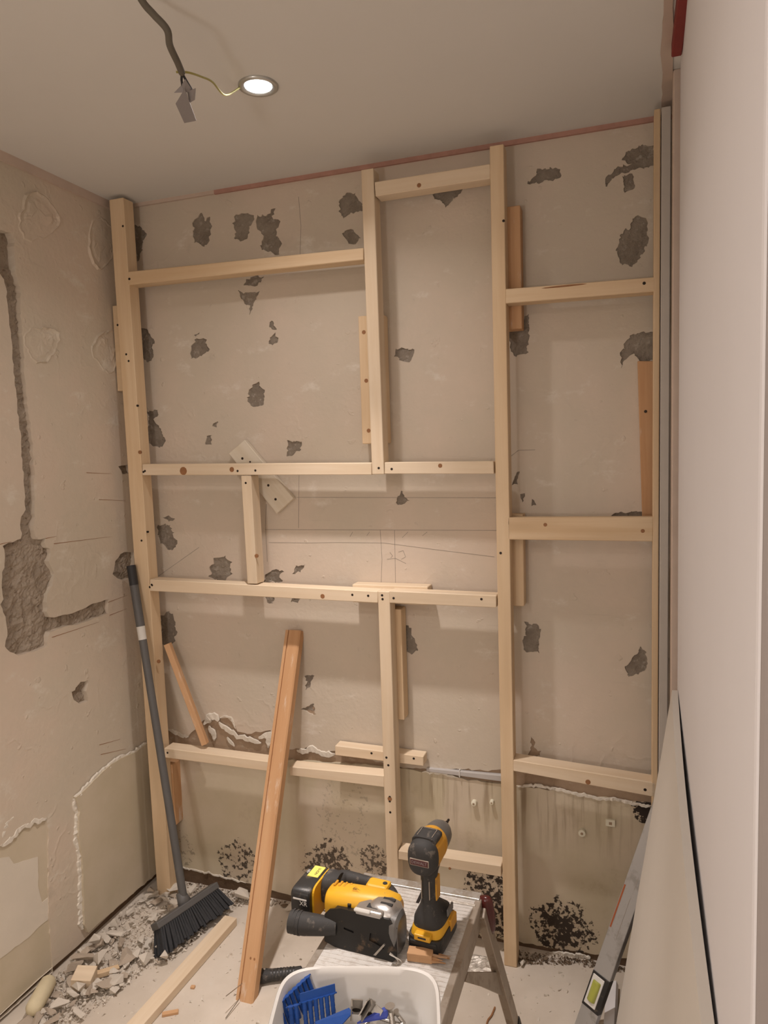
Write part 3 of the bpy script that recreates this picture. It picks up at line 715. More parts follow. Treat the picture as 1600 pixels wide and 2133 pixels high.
# ------------------------------------------------------------------ things fixed to the back wall
# whitewashed offcut screwed on diagonally
Pd = [onW(x, y, -.022) for x, y in ((509,916), (611,1038), (576,1070), (476,945))]
ob = beam3('offcut_board', Pd, .021, m_board_w, None); tag(ob, 'whitewashed board offcut screwed diagonally to the back wall', 'offcut')
for p in ((505,955),(559,1011),(574,1040)): dot(ob, *p, .0042, -.022)
dot(ob, 521, 962, .003, -.022)
# orange board standing against the wall at the far right
Po = [onW(x, y, -.016) for x, y in ((1328,752), (1366,752), (1366,1080), (1338,1080))]
ob2 = beam3('orange_board', Po, .015, m_pine_o, None, True); tag(ob2, 'tapered orange-brown board upright against the wall behind the right end batten', 'board')
dot(ob2, 1345, 857, .004, -.016)
# conduit strip
A, B = onW(888, 1604, -.010), onW(1045, 1622, -.010)
d = (B-A).normalized(); bm = bmesh.new(); s = Vector((0, 0, .0095))
hexa(bm, [A-s*.5, B-s, B+s, A+s*.6, *(p+Vector((0, .016, 0)) for p in (A-s*.5, B-s, B+s, A+s*.6))]); bev(bm, .002, 2)
o = obj('cable_conduit', bm, m_trunk); tag(o, 'grey-white plastic conduit strip along the torn plaster edge', 'conduit')
mid = onW(957, 1612, -.012); boxo('joint', (mid.x-.0012, -.012, mid.z-.011), (mid.x+.0012, .004, mid.z+.011), m_wprint, o, w=0)
# wall plugs
for i, (px, py, lb_, rr) in enumerate(((989,1669,'small white wall plug sticking out below the conduit, left of the pair',.008), (1026,1667,'small white wall plug beside the tall stud',.006),
        (1213,1730,'white round wall plug low in the right bay',.010), (1272,1711,'square pale plug above the mould in the right bay',.012))):
    p = onW(px, py); rt = empty('wall_plug', p); tag(rt, lb_, 'wall plug', 'white plugs in the lower wall')
    if i < 3:
        lofto('sleeve', [(-.018, rr*.8, rr*.8), (-.017, rr, rr), (0, rr, rr)], 'Y', m_plugw, rt, 12)
        lofto('bore', [(-.0185, rr*.4, rr*.4), (-.010, rr*.4, rr*.4)], 'Y', m_tan, rt, 8)
    else:
        boxo('sleeve', (-.013, -.012, -.010), (.013, 0, .010), m_plugw, rt); boxo('bore', (-.004, -.0125, -.004), (.004, -.006, .004), m_tan, rt, w=0)

# ------------------------------------------------------------------ ceiling light and cable
L = onG(538, 178, H)
dl = empty('spotlight', L); tag(dl, 'round recessed ceiling spotlight, switched on', 'ceiling light')
bm = bmesh.new(); prof = [(.030, .0), (.030, -.004), (.040, -.006), (.0445, -.004), (.0445, 0)]
n = 40; rows = [[bm.verts.new((r*math.cos(2*math.pi*i/n), r*math.sin(2*math.pi*i/n), z)) for i in range(n)] for r, z in prof]
for a, b in zip(rows, rows[1:]):
    for i in range(n): bm.faces.new((a[i], a[(i+1) % n], b[(i+1) % n], b[i]))
obj('ring', bm, m_ring, dl, True)
bm = bmesh.new(); loft(bm, [(-.0035, .028, .028), (-.002, .030, .030), (0, .030, .030)], 'Z', 32); obj('bulb', bm, m_glow, dl)
def disc_light(name, x, y, watts, size=.06, z=H-.012, spread=122):
    ld = bpy.data.lights.new(name, 'AREA'); ld.shape = 'DISK'; ld.size = size; ld.energy = watts; ld.color = LAMP_COL; ld.spread = math.radians(spread)
    lo = bpy.data.objects.new(name, ld); COL.objects.link(lo); lo.location = (x, y, z); return lo
disc_light('spotlight_beam', L.x, L.y, LAMP_MAIN, spread=66)
disc_light('spotlight_spill', L.x, L.y, LAMP_SPILL, spread=140)
for k, (x, y) in enumerate(((.6, -2.15), (.6, -3.0), (1.9, -2.15), (1.9, -3.0))):  # unseen ceiling spots added behind the camera as fill light
    d2 = empty('spotlight', (x, y, H)); tag(d2, ('added unseen fill spotlight left of the camera', 'added unseen fill spotlight in the far left corner behind the camera', 'added unseen fill spotlight right of the camera', 'added unseen fill spotlight in the far right corner behind the camera')[k], 'ceiling light')
    link('ring', bpy.data.objects['ring'].data, d2); link('bulb', bpy.data.objects['bulb'].data, d2)
    disc_light('fill_spot_light', x, y, LAMP_FILL_SPOTS, spread=175)
# fill lamp on a tripod, added unseen behind the camera to brighten the room
flamp = empty('fill_lamp', (.85, -3.0, 0)); tag(flamp, 'round fill lamp on a tripod, added unseen behind the camera', 'fill lamp')
tubeo('pole', [(0, 0, .30), (0, 0, 1.12)], .012, m_brm2, flamp, 10)
for k in range(3): tubeo('leg', [(0, 0, .55), (.30*math.cos(k*2.094+.5), .30*math.sin(k*2.094+.5), .008)], .009, m_brm2, flamp, 8)
lofto('socket', [(1.10, .03, .03), (1.15, .035, .035)], 'Z', m_brm2, flamp, 16)
lofto('globe', [(1.15, .03, .03), (1.17, .06, .06), (1.22, .08, .08), (1.27, .06, .06), (1.295, .02, .02)], 'Z', m_glow, flamp, 20)
ld = bpy.data.lights.new('fill_lamp_light', 'POINT'); ld.energy = LAMP_FILL; ld.color = LAMP_COL; ld.shadow_soft_size = .10
lo = bpy.data.objects.new('fill_lamp_light', ld); COL.objects.link(lo); lo.location = (.85, -2.88, 1.24)
# hanging cable: leaves the ceiling out of frame, hangs in front of it
cz = lambda x, y, z: onG(x, y, z)
pts = [cz(255, -75, H+.0), cz(295, 0, 2.26), cz(320, 30, 2.235), cz(348, 62, 2.215), cz(354, 95, 2.205), cz(370, 130, 2.195), cz(379, 152, 2.19)]
hc = empty('hanging_cable', pts[0]); tag(hc, 'grey electrical cable dangling from the ceiling with taped ends', 'cable')
offc = Matrix.Translation(-pts[0])
def under(o): o.matrix_local = offc; return o
under(tubeo('sheath', spline(pts, 8), .0062, m_cable, hc, 10))
e = pts[-1]
under(tubeo('core', [e, cz(378, 166, 2.185), cz(380, 180, 2.18)], .0024, m_brm2, hc, 6))
under(tubeo('core', [e, cz(388, 168, 2.185), cz(399, 186, 2.18)], .0024, m_brm2, hc, 6))
under(tubeo('earth_wire', spline([cz(367, 150, 2.195), cz(392, 151, 2.20), cz(420, 160, 2.22), cz(443, 171, 2.24), cz(469, 198, 2.262), cz(500, 182, H-.004)], 6), .0021, m_earth, hc, 6)).__setitem__('label', 'yellow-green earth wire')
def tape(px, z, mat=m_ductape):
    P = [cz(x, y, zz) for (x, y), zz in zip(px, z)]; nrm = (P[1]-P[0]).cross(P[2]-P[0]).normalized()*.0006
    bm = bmesh.new(); A = [bm.verts.new(p+nrm) for p in P]; B = [bm.verts.new(p-nrm) for p in P]; n = len(P)
    bm.faces.new(A); bm.faces.new(B[::-1])
    for i in range(n): bm.faces.new((A[i], A[(i+1) % n], B[(i+1) % n], B[i]))
    return under(obj('tape_flag', bm, mat, hc))
tape([(386,165),(402,190),(384,192),(363,193),(378,178)], (2.18, 2.175, 2.17, 2.172, 2.18))
tape([(385,185),(409,251),(384,256),(366,216)], (2.17, 2.15, 2.15, 2.16))
tape([(390,190),(408,184),(406,208),(395,214)], (2.175, 2.17, 2.165, 2.165))

# ------------------------------------------------------------------ loose timber
def stick(name, A, B, w, th, mat, up, w2=None):
    A, B = Vector(A), Vector(B); ax = (B-A).normalized(); az = (up-ax*up.dot(ax)).normalized(); ay = az.cross(ax)
    M = Matrix((ax, ay, az)).transposed().to_4x4(); M.translation = A; Ln = (B-A).length
    return M, Ln
# big orange batten with a rebate, leaning on the wall
A = onG(508, 2088); B = Vector((.574, -.020, .925)); M, Ln = stick('', A, B, 0, 0, None, Vector((0, -1, .5)))
lb_ = empty('leaning_batten'); lb_.matrix_world = M; tag(lb_, 'long orange-brown rebated batten leaning from the floor against the back wall', 'batten')
prof = [(-.026, -.030), (.026, -.030), (.026, -.004), (.022, 0), (-.012, 0), (-.0125, -.006), (-.0165, -.006), (-.017, -.0012), (-.026, -.0014)]
bm = bmesh.new(); prism(bm, [(-v, w) for v, w in prof], 0.0, Ln, lambda v, w, u: (u, v, w)); obj('bar', bm, m_pine_o, lb_)
iM = M.inverted()
def sub_px(px, py, zz):  # point on the bar's front face
    d = iM.to_3x3() @ ray(px, py); o0 = iM @ CAM; return o0+d*((zz-o0.z)/d.z)
n1 = sub_px(505, 2048, .0); n2 = iM @ onG(471, 2075, .05)
tubeo('nail', [n1+Vector((0, 0, -.004)), n1+(n2-n1)*1.0], .0011, m_zinc, lb_, 6)
n3 = iM @ (A+Vector((-.010, -.004, .012))); n4 = iM @ onG(470, 2121, .004); tubeo('nail', [n3, n4], .0011, m_zinc, lb_, 6)
for k, (x, y) in enumerate(((522, 1996), (530, 1998))):
    p = sub_px(x, y, 0); lofto('knot', [(.0002, .0035, .003, p.x, p.y), (.0006, .003, .0025, p.x, p.y)], 'Z', m_knot, lb_, 10)
# short orange stick propped on the knee-high rail
A = hit(428, 1550, 1, -.060); B = hit(349, 1341, 1, -.052); M, Ln = stick('', A, B, 0, 0, None, Vector((.3, -1, 0)))
bm = bmesh.new(); box(bm, (0, -.0095, -.012), (Ln, .0095, .012)); bev(bm, .001); o = obj('short_stick', bm, m_pine_o); o.matrix_world = M
tag(o, 'short orange stick propped on the knee-high rail beside the corner post', 'stick')
# pale batten lying on the floor
c1 = onG(481, 1912, .02); c2 = onG(289, 2128, .02); dd = (c2-c1).normalized(); c2 = c1+dd*.62
M, Ln = stick('', Vector((c1.x, c1.y, .0165)), Vector((c2.x, c2.y, .0165)), 0, 0, None, Vector((0, 0, 1)))
bm = bmesh.new(); box(bm, (0, -.022, -.0155), (Ln, .022, .0085)); bev(bm, .001); o = obj('floor_batten', bm, m_pine_pale); o.matrix_world = M
tag(o, 'pale pine batten lying on the floor beside the broom head', 'batten')
# small offcuts on the floor
def block(name, px, py, sz, rz, mat, label, cat='offcut', tilt=(0, 0), z=None, grp=None):
    p = onG(px, py); bm = bmesh.new(); a, b, c = sz; box(bm, (-a/2, -b/2, -c/2), (a/2, b/2, c/2)); bev(bm, .001)
    o = obj(name, bm, mat); o.location = (p.x, p.y, (c/2 if z is None else z)+abs(math.sin(tilt[0]))*b/2+abs(math.sin(tilt[1]))*a/2); o.rotation_euler = (tilt[0], tilt[1], rz); tag(o, label, cat, grp); return o
block('wood_offcut', 177, 2058, (.055, .050, .042), .35, m_pine_pale, 'cube-like pine offcut in the rubble by the left wall', tilt=(.15, .1))
block('wood_offcut', 222, 2032, (.070, .018, .014), .9, m_pine, 'thin pine sliver lying on the rubble', tilt=(0, .12))
block('wood_chip', 355, 2113, (.042, .012, .008), .55, m_pine_o, 'small orange wood chip on the floor near the pale batten')
block('wood_chip', 402, 2058, (.012, .010, .006), .2, m_pine_o, 'tiny brown wood chip beside the pale batten')

# ------------------------------------------------------------------ broom
T0 = hit(273, 1178, 1, -.1115); J = onG(384, 1882, .085)
br = empty('broom', (J.x, J.y, 0)); tag(br, 'grey-handled broom leaning in the corner with its dark bristles on the rubble', 'broom')
ob_ = Matrix.Translation((-J.x, -J.y, 0))
def ub(o): o.matrix_local = ob_; return o
dv = (T0-J)
ub(tubeo('handle', [J, J+dv*.80], .0125, m_brm, br, 14))
ub(tubeo('joint_ring', [J+dv*.80, J+dv*.815], .0135, m_tape, br, 14)); ub(tubeo('tape_band', [J+dv*.775, J+dv*.80], .0132, m_tape, br, 14))
ub(tubeo('upper_handle', [J+dv*.815, J+dv*.94], .0138, m_brm, br, 14)); ub(tubeo('end_cap', [J+dv*.94, J+dv*1.0], .0142, m_brm2, br, 14))
a_, b_ = onG(326, 1934, .075), onG(448, 1850, .075)
ax = (b_-a_).normalized(); down = Vector((.55, -.35, -1)); down = (down-ax*down.dot(ax)).normalized(); sd = ax.cross(down)
Mh = Matrix((ax, sd, -down)).transposed().to_4x4(); Mh.translation = a_; Lh = (b_-a_).length
bm = bmesh.new(); box(bm, (-.004, -.020, -.004), (Lh+.004, .020, .016), Mh); bev(bm, .003, 2); ub(obj('head', bm, m_brm, br))
bm = bmesh.new(); c = Mh.inverted() @ J; loft(bm, [(.010, .024, .020, c.x, 0), (.030, .019, .017, c.x, 0), (.05, .0145, .0145, c.x, 0)], 'Z', 14); bm.transform(Mh); ub(obj('socket', bm, m_brm, br, True))
rr = random.Random(5); bm = bmesh.new(); ncol = 30
for i in range(ncol):
    for j in range(5):
        u = Lh*(i+.5)/ncol; v = -.016+.008*j; fl = (u/Lh-.5)*.05; le = .072+rr.uniform(-.006, .004)
        u2 = u+fl+rr.uniform(-.003, .003); v2 = v*1.5+rr.uniform(-.002, .002); r1_, r2_ = .0028, .0042
        P = [Mh @ Vector(q) for q in ((u-r1_, v-r1_, -.004), (u+r1_, v-r1_, -.004), (u+r1_, v+r1_, -.004), (u-r1_, v+r1_, -.004))]
        Q = [Mh @ Vector(q) for q in ((u2-r2_, v2-r2_, -le), (u2+r2_, v2-r2_, -le), (u2+r2_, v2+r2_, -le), (u2-r2_, v2+r2_, -le))]
        for q in Q: q.z = max(q.z, .003)
        hexa(bm, P+Q)
o = ub(obj('bristles', bm, m_brist, br)); o['kind'] = 'stuff'

# ------------------------------------------------------------------ spirit level and leaning sheet on the right
A = hit(1212, 2150, 2, .004); B = hit(1402, 1610, 1, -.135)
M, Ln = stick('', A, B, 0, 0, None, Vector((-.55, -1, .2)))
lv = empty('spirit_level'); lv.matrix_world = M; tag(lv, 'grey aluminium spirit level leaning in the right corner behind the white sheet', 'spirit level')
bm = bmesh.new(); box(bm, (0, -.0235, -.022), (Ln, .0235, 0)); bev(bm, .0012); obj('body', bm, m_level, lv)
iM = M.inverted()
def lvpx(px, py):
    d = iM.to_3x3() @ ray(px, py); o0 = iM @ CAM; return o0+d*(-o0.z/d.z)
vc = lvpx(1236, 2063)
boxo('vial_frame', (vc.x-.045, -.0240, -.020), (vc.x+.045, .0240, .0012), m_black, lv, .001)
boxo('vial_holder', (vc.x-.038, -.012, -.010), (vc.x+.038, .020, .0022), m_wprint, lv, .001)
lofto('vial', [(vc.x-.026, .0095, .006, .004, .0015), (vc.x-.024, .011, .008, .004, .0015), (vc.x+.024, .011, .008, .004, .0015), (vc.x+.026, .0095, .006, .004, .0015)], 'X', m_vial, lv, 14)
for (p1, p2) in (((1271,1930),(1302,1842)), ((1340,1760),(1358,1695))):
    q1_, q2_ = lvpx(*p1), lvpx(*p2); sgn = 1 if q1_.y > 0 else -1
    yy = .0175 if p1[0] < 1300 else -.004
    boxo('edge_mark', (q1_.x, yy, -.003), (q2_.x, yy+.004, .0006), m_rust, lv, 0)
for u0, u1, v0 in ((.36, .52, -.004), (.55, .60, -.006)):
    boxo('scratch', (Ln*u0, v0, -.001), (Ln*u1, v0+.0012, .0003), m_steel, lv, 0)
# white sheet leaning on the right wall
pt_, pb_ = Vector((1.6695, -.30, .914)), Vector((1.5375, -.30, 0.0)); nt_, nb_ = Vector((1.640, -1.45, .914)), Vector((1.500, -1.45, .0))
bm = bmesh.new(); cols = 14; rws = 14; th = .0125; gr = []
rr = random.Random(3)
for i in range(cols+1):
    s = i/cols; bow = .010*math.sin(math.pi*s); cl = []
    for j in range(rws+1):
        q = pt_.lerp(nt_, s).lerp(pb_.lerp(nb_, s), j/rws); q.x -= bow*(1-j/rws)*.6
        if i == 0: q.y += rr.uniform(-.004, .004)+(.010 if j > 7 else 0)
        cl.append(q)
    gr.append(cl)
nv = Vector((.989, 0, -.147))*th
Fv = [[bm.verts.new(p) for p in c] for c in gr]; Bv = [[bm.verts.new(p+nv+Vector((0, 0, .0019))) for p in c] for c in gr]
for i in range(cols):
    for j in range(rws):
        bm.faces.new((Fv[i][j], Fv[i+1][j], Fv[i+1][j+1], Fv[i][j+1])); bm.faces.new((Bv[i][j], Bv[i][j+1], Bv[i+1][j+1], Bv[i+1][j]))
for i in range(cols):
    bm.faces.new((Fv[i][0], Bv[i][0], Bv[i+1][0], Fv[i+1][0])); bm.faces.new((Fv[i][rws], Fv[i+1][rws], Bv[i+1][rws], Bv[i][rws]))
for j in range(rws):
    bm.faces.new((Fv[0][j], Fv[0][j+1], Bv[0][j+1], Bv[0][j])); bm.faces.new((Fv[cols][j], Bv[cols][j], Bv[cols][j+1], Fv[cols][j+1]))
o = obj('plasterboard_sheet', bm, m_gyp2); tag(o, 'low off-white plasterboard sheet leaning against the right wall', 'sheet')
# white strip on the floor in front of it
A = onG(1286, 2047, .02); B = A+Vector((-.010, -.45, 0)); M, Ln = stick('', Vector((A.x-.014, A.y, .018)), Vector((B.x-.012, B.y, .018)), 0, 0, None, Vector((-.4, 0, 1)))
bm = bmesh.new(); box(bm, (0, -.014, -.012), (Ln, .014, .004)); bev(bm, .001); o = obj('board_strip', bm, m_gyp); o.matrix_world = M; tag(o, 'narrow white board strip on the floor along the foot of the leaning sheet', 'strip')

# ------------------------------------------------------------------ work platform
HP = .43
px0, px1, py1, py0 = .951, 1.247, -.436, -1.36
wp = empty('work_platform', ((px0+px1)/2, (py0+py1)/2, 0)); tag(wp, 'low aluminium work platform carrying the jigsaw, driver and white tub', 'work platform')
op = Matrix.Translation((-(px0+px1)/2, -(py0+py1)/2, 0))
def up_(o): o.matrix_local = op; return o
bm = bmesh.new(); box(bm, (px0+.003, py0+.03, HP-.012), (px1-.003, py1-.028, HP)); bev(bm, .001); up_(obj('tread', bm, m_alu_tread, wp))
me_rib = None; k = 0; yq = py0+.05
while yq < py1-.035:
    if me_rib is None:
        bm = bmesh.new(); box(bm, (px0+.012, 0, HP), (px1-.012, .0030, HP+.0008)); up_(o := obj('tread_rib', bm, m_alu_tread, wp)); me_rib = o.data; o.matrix_local = op @ Matrix.Translation((0, yq, 0))
    else:
        o = link('tread_rib', me_rib, wp); o.matrix_local = op @ Matrix.Translation((0, yq, 0))
    yq += .0125
for yy in (py1-.028, py0):
    bm = bmesh.new(); box(bm, (px0, yy, HP-.030), (px1, yy+.028, HP+.004)); bev(bm, .002, 2); up_(obj('end_rail', bm, m_alu, wp))
for xx in (px0-.004, px1-.012):
    bm = bmesh.new(); box(bm, (xx, py0, HP-.058), (xx+.016, py1, HP+.0005)); bev(bm, .0015); up_(obj('side_rail', bm, m_alu_leg, wp))
# plate with a bright edge near the far end, dark slot
boxo_ = lambda nme, lo, hi, mt: up_(boxo(nme, lo, hi, mt, wp, .0006))
boxo_('clip_plate', (px1-.075, py1-.052, HP), (px1-.006, py1-.045, HP+.003), m_foil)
boxo_('slot', (px0+.155, py1-.075, HP), (px0+.163, py1-.030, HP+.0012), m_dark)
ft = onG(1080, 2166)
for sx in (0, 1):
    for sy in (0, 1):
        X0 = (px1 if sx else px0); s1 = 1 if sx else -1; s2 = 1 if sy else -1
        Y0 = py1-.012 if sy else py0+.012
        Fx = X0+s1*(ft.x-px1); Fy = Y0+s2*(ft.y-py1)
        T_ = Vector((X0+s1*.004, Y0-s2*.018, HP-.02)); B_ = Vector((Fx, Fy, .012))
        M, Ln = stick('', T_, B_, 0, 0, None, Vector((s1, 0, .2)))
        bm = bmesh.new(); box(bm, (0, -.021, -.010), (Ln, .021, .010)); bm.transform(M); bev(bm, .0015); lg = up_(obj('leg', bm, m_alu_leg, wp))
        bm = bmesh.new(); box(bm, (Ln-.05, -.024, -.013), (Ln+.0, .024, .013)); bm.transform(M); bev(bm, .002)
        for v_ in bm.verts: v_.co.z = max(v_.co.z, .0)
        obj('rubber_foot', bm, m_rubber, lg)
        # red plastic corner cap
        bm = bmesh.new(); loft(bm, [(0, .006, .012), (.010, .011, .017), (.05, .012, .019), (.085, .010, .015), (.10, .005, .008)], 'X', 14)
        Mc, _ = stick('', T_+Vector((s1*.006, s2*.014, .026)), T_+(B_-T_)*.3, 0, 0, None, Vector((s1, 0, .2))); bm.transform(Mc); up_(o := obj('corner_cap', bm, m_redcap, wp, True)); o['label'] = 'glossy dark red plastic cap'
        # gusset between side rail and leg
        g1 = T_+(B_-T_)*.47; g2 = T_+(B_-T_)*.66; r1_ = Vector((X0+s1*.002, Y0-s2*.205, HP-.055)); r2_ = r1_+Vector((0, s2*.03, -.002)); ctr = g1.lerp(r1_, .5)+Vector((0, 0, -.022))
        poly = [r1_, r2_, g1+Vector((0, s2*.004, 0)), g2, ctr+Vector((0, 0, -.002))]
        bm = bmesh.new(); o1 = Vector((.004, 0, 0)); Av = [bm.verts.new(p+o1) for p in poly]; Bw = [bm.verts.new(p-o1) for p in poly]
        bm.faces.new(Av); bm.faces.new(Bw[::-1])
        for i in range(5): bm.faces.new((Av[i], Av[(i+1) % 5], Bw[(i+1) % 5], Bw[i]))
        up_(obj('brace', bm, m_alu_leg, wp))

# ------------------------------------------------------------------ cordless driver
dp = onG(897, 1966, HP)
dr = empty('cordless_driver', (dp.x, dp.y+.01, HP+.0012), -.10); tag(dr, 'black and yellow cordless impact driver standing upright on its battery', 'power tool')
# battery: black base, amber shoulders
bm = bmesh.new(); loft(bm, [(0, .036, .056, 0, .01, 6), (.004, .039, .060, 0, .01, 6), (.030, .039, .060, 0, .01, 6), (.034, .038, .058, 0, .01, 6)], 'Z', 32); bt = obj('battery', bm, m_black, dr, True); autos(bt)
bm = bmesh.new(); loft(bm, [(.033, .036, .052, 0, .008, 5), (.046, .034, .047, 0, .006, 4), (.054, .030, .042, 0, .004, 3)], 'Z', 28); o = obj('battery_top', bm, m_yel, bt, True); autos(o)
boxo('release_button', (-.018, -.056, .034), (.018, -.040, .047), m_yel, bt, .002, 2); boxo('button_slot', (-.009, -.0565, .039), (.009, -.050, .043), m_ink, bt, .0005)
for s in (-1, 1):
    boxo('side_panel', (s*.0345-.004, .012, .020), (s*.0345+.006*s if s > 0 else s*.0345+.004, .050, .046), m_amber, bt, .002)
boxo('rear_lip', (-.030, -.052, .020), (.030, -.046, .030), m_ink, bt, .002)
# foot of the handle
bm = bmesh.new(); loft(bm, [(.050, .034, .050, 0, .010, 3.2), (.062, .033, .047, 0, .008, 3), (.076, .026, .036, 0, .002, 2.6), (.086, .0205, .028, 0, -.002, 2.3), (.098, .018, .0235, 0, -.004)], 'Z', 28); o = obj('handle_foot', bm, m_rubber, dr, True); autos(o)
bm = bmesh.new(); loft(bm, [(.094, .018, .0235, 0, -.004), (.115, .0165, .022, 0, -.006), (.14, .0165, .0225, 0, -.006), (.158, .018, .024, 0, -.003), (.176, .022, .029, 0, .002)], 'Z', 24); hd = obj('handle', bm, m_rubber, dr, True); autos(hd)
boxo('grip_line', (-.0095, -.0292, .110), (-.0080, -.0265, .150), m_alu_leg, hd, 0); boxo('grip_line', (.0080, -.0292, .110), (.0095, -.0265, .150), m_alu_leg, hd, 0)
boxo('trigger', (-.008, .012, .150), (.008, .034, .182), m_black, dr, .003, 2)
boxo('side_accent', (.0135, -.012, .100), (.0188, .010, .150), m_amber, hd, .001)
# head
HZ = .208; tl = .10
bm = bmesh.new(); loft(bm, [(-.058, .018, .021, 0, HZ-.002, 2.4), (-.054, .026, .030, 0, HZ-.001, 2.5), (-.046, .0305, .035, 0, HZ, 2.6), (-.030, .0325, .0365, 0, HZ, 2.6)], 'Y', 28); cap = obj('rear_cap', bm, m_rubber, dr, True); autos(cap)
bm = bmesh.new(); loft(bm, [(-.031, .0322, .0360, 0, HZ, 2.6), (-.012, .0325, .0365, 0, HZ, 2.5), (.013, .0318, .0350, 0, HZ+.001, 2.4)], 'Y', 28); mh = obj('motor_housing', bm, m_amber, dr, True); autos(mh)
bm = bmesh.new(); loft(bm, [(-.032, .026, .010, 0, HZ+.029, 3), (-.008, .0265, .0105, 0, HZ+.029, 3), (.012, .0255, .0095, 0, HZ+.0285, 3)], 'Y', 24); o = obj('top_cover', bm, m_rubber, mh, True); autos(o)
boxo('cover_line', (-.017, -.026, HZ+.0385), (-.0158, .0075, HZ+.0395), m_alu_leg, mh, 0); boxo('cover_line', (.0158, -.026, HZ+.0385), (.017, .0075, HZ+.0395), m_alu_leg, mh, 0); boxo('cover_line', (-.017, .0065, HZ+.0385), (.017, .0077, HZ+.0395), m_alu_leg, mh, 0)
bm = bmesh.new(); loft(bm, [(.012, .0325, .0357, 0, HZ+.001, 2.3), (.015, .0330, .0362, 0, HZ+.001, 2.2), (.026, .0322, .0352, 0, HZ+.001, 2.1), (.029, .0310, .034, 0, HZ+.001)], 'Y', 28); o = obj('yellow_band', bm, m_amber, dr, True); autos(o)
bm = bmesh.new(); loft(bm, [(.028, .0308, .0335, 0, HZ+.001), (.048, .0300, .0322, 0, HZ+.001), (.066, .0275, .0290, 0, HZ), (.079, .0215, .0220, 0, HZ), (.084, .0130, .0130, 0, HZ)], 'Y', 28); o = obj('nose', bm, m_noseg, dr, True); autos(o)
lofto('chuck', [(.082, .010, .010, 0, HZ), (.094, .0095, .0095, 0, HZ), (.096, .007, .007, 0, HZ)], 'Y', m_black, dr, 16)
lofto('bit', [(.095, .0035, .0035, 0, HZ), (.112, .0035, .0035, 0, HZ), (.113, .0024, .0024, 0, HZ), (.122, .0030, .0030, 0, HZ), (.126, .0012, .0012, 0, HZ)], 'Y', m_screw, dr, 8)
boxo('name_plate', (-.021, -.0592, HZ-.009), (.021, -.0570, HZ+.006), m_alu_leg, cap, .001); boxo('plate_field', (-.0195, -.0596, HZ-.0075), (.0195, -.058, HZ+.0045), m_maroon, cap, .0005)
text('lettering', 'DEWALT', .0085, m_ductape, cap, Matrix.Translation((0, -.0598, HZ-.0015)) @ Matrix.Rotation(math.pi/2, 4, 'X'))
boxo('belt_hook', (.036, -.004, .064), (.0405, .030, .080), m_noseg, dr, .002)

# ------------------------------------------------------------------ jigsaw lying on its side
j0, j1 = onG(688, 1970, HP), onG(826, 2006, HP); jx = (j1-j0); ang = math.atan2(jx.y, jx.x)
js = empty('jigsaw', (j0.x, j0.y, HP+.0012), ang); tag(js, 'yellow cordless jigsaw lying on its side with the black base plate towards the viewer', 'power tool')
S = jx.length/.145
js.scale = (S, S, S)
# base plate, stands nearly upright: x along, z up, thickness y
sh_poly = [(-.012, .006), (.012, .0), (.138, .0), (.145, .008), (.145, .066), (.128, .078), (.020, .078), (-.004, .071), (-.014, .060), (-.014, .022)]
hol = [[(.030, .043), (.052, .040), (.052, .036), (.030, .039)], [(.086, .030), (.118, .020), (.118, .044), (.104, .048), (.088, .044)]]
tl_ = Matrix.Rotation(-.16, 4, 'X')
def fj(u, v, d): return tl_ @ Vector((u, -.002+d*1.0, v))
sh = skin('base_plate', sh_poly, hol, fj, .004, m_shoe, js, Vector((0, -1, 0)))
skin('base_plate_back', sh_poly[::-1], [], lambda u, v, d: fj(u, v, .004-d*.25), .004, m_shoe, sh, Vector((0, -1, 0)))
bm = bmesh.new(); prism(bm, [(.004, .071), (.128, .078), (.128, .070), (.004, .064)], 0, .020, lambda u, v, w: tl_ @ Vector((u, w, v))); obj('plate_flange', bm, m_shoe, sh)
bm = bmesh.new(); prism(bm, [(.098, .006), (.103, .006), (.122, .030), (.119, .032)], -.006, .003, lambda u, v, w: tl_ @ Vector((u, w, v))); obj('blade', bm, m_zinc, js)
# dust tube
bm = bmesh.new(); tube(bm, [(.010, .014, .034), (-.020, .006, .034), (-.055, -.004, .036), (-.086, -.008, .037)], .02, 18, lambda s: .0165+.006*min(1, s*1.6)); o = obj('dust_tube', bm, m_rubber, js, True); autos(o)
for k in range(3): tubeo('tube_ring', [(-.062-.008*k, -.005, .0365), (-.066-.008*k, -.0055, .0366)], .0238, m_rubber, o, 18)
# motor body
bm = bmesh.new(); loft(bm, [(-.036, .020, .024, .070, .048, 2.6), (-.030, .029, .030, .068, .050, 2.6), (-.010, .034, .033, .066, .052, 2.6), (.020, .035, .034, .066, .054, 2.5), (.060, .034, .034, .068, .056, 2.4), (.095, .032, .032, .074, .056, 2.3), (.118, .026, .028, .078, .055, 2.2), (.126, .018, .020, .078, .054, 2.2)], 'X', 28); bd = obj('motor_body', bm, m_yel, js, True); autos(bd)
for k in range(4): boxo('vent', (-.022+.011*k, .066, .0825), (-.017+.011*k, .084, .0868), m_amber, bd, .0008)
boxo('print_panel', (.026, .056, .0868), (.056, .072, .0884), m_amber, bd, .0005)
text('lettering', 'DEWALT', .0080, m_ink, bd, Matrix.Translation((.041, .064, .0887)))
for p in ((.030, .034, .070), (.026, .030, .055)): lofto('screw_recess', [(p[2]-.006, .004, .004, p[0], p[1]), (p[2]+.004, .004, .004, p[0], p[1])], 'Z', m_black, bd, 10)
boxo('trigger_block', (.038, .094, .044), (.088, .128, .082), m_yel, js, .006, 2); lofto('bolt_hole', [(.080, .005, .005, .078, .112), (.0832, .005, .005, .078, .112)], 'Z', m_ink, js, 12)
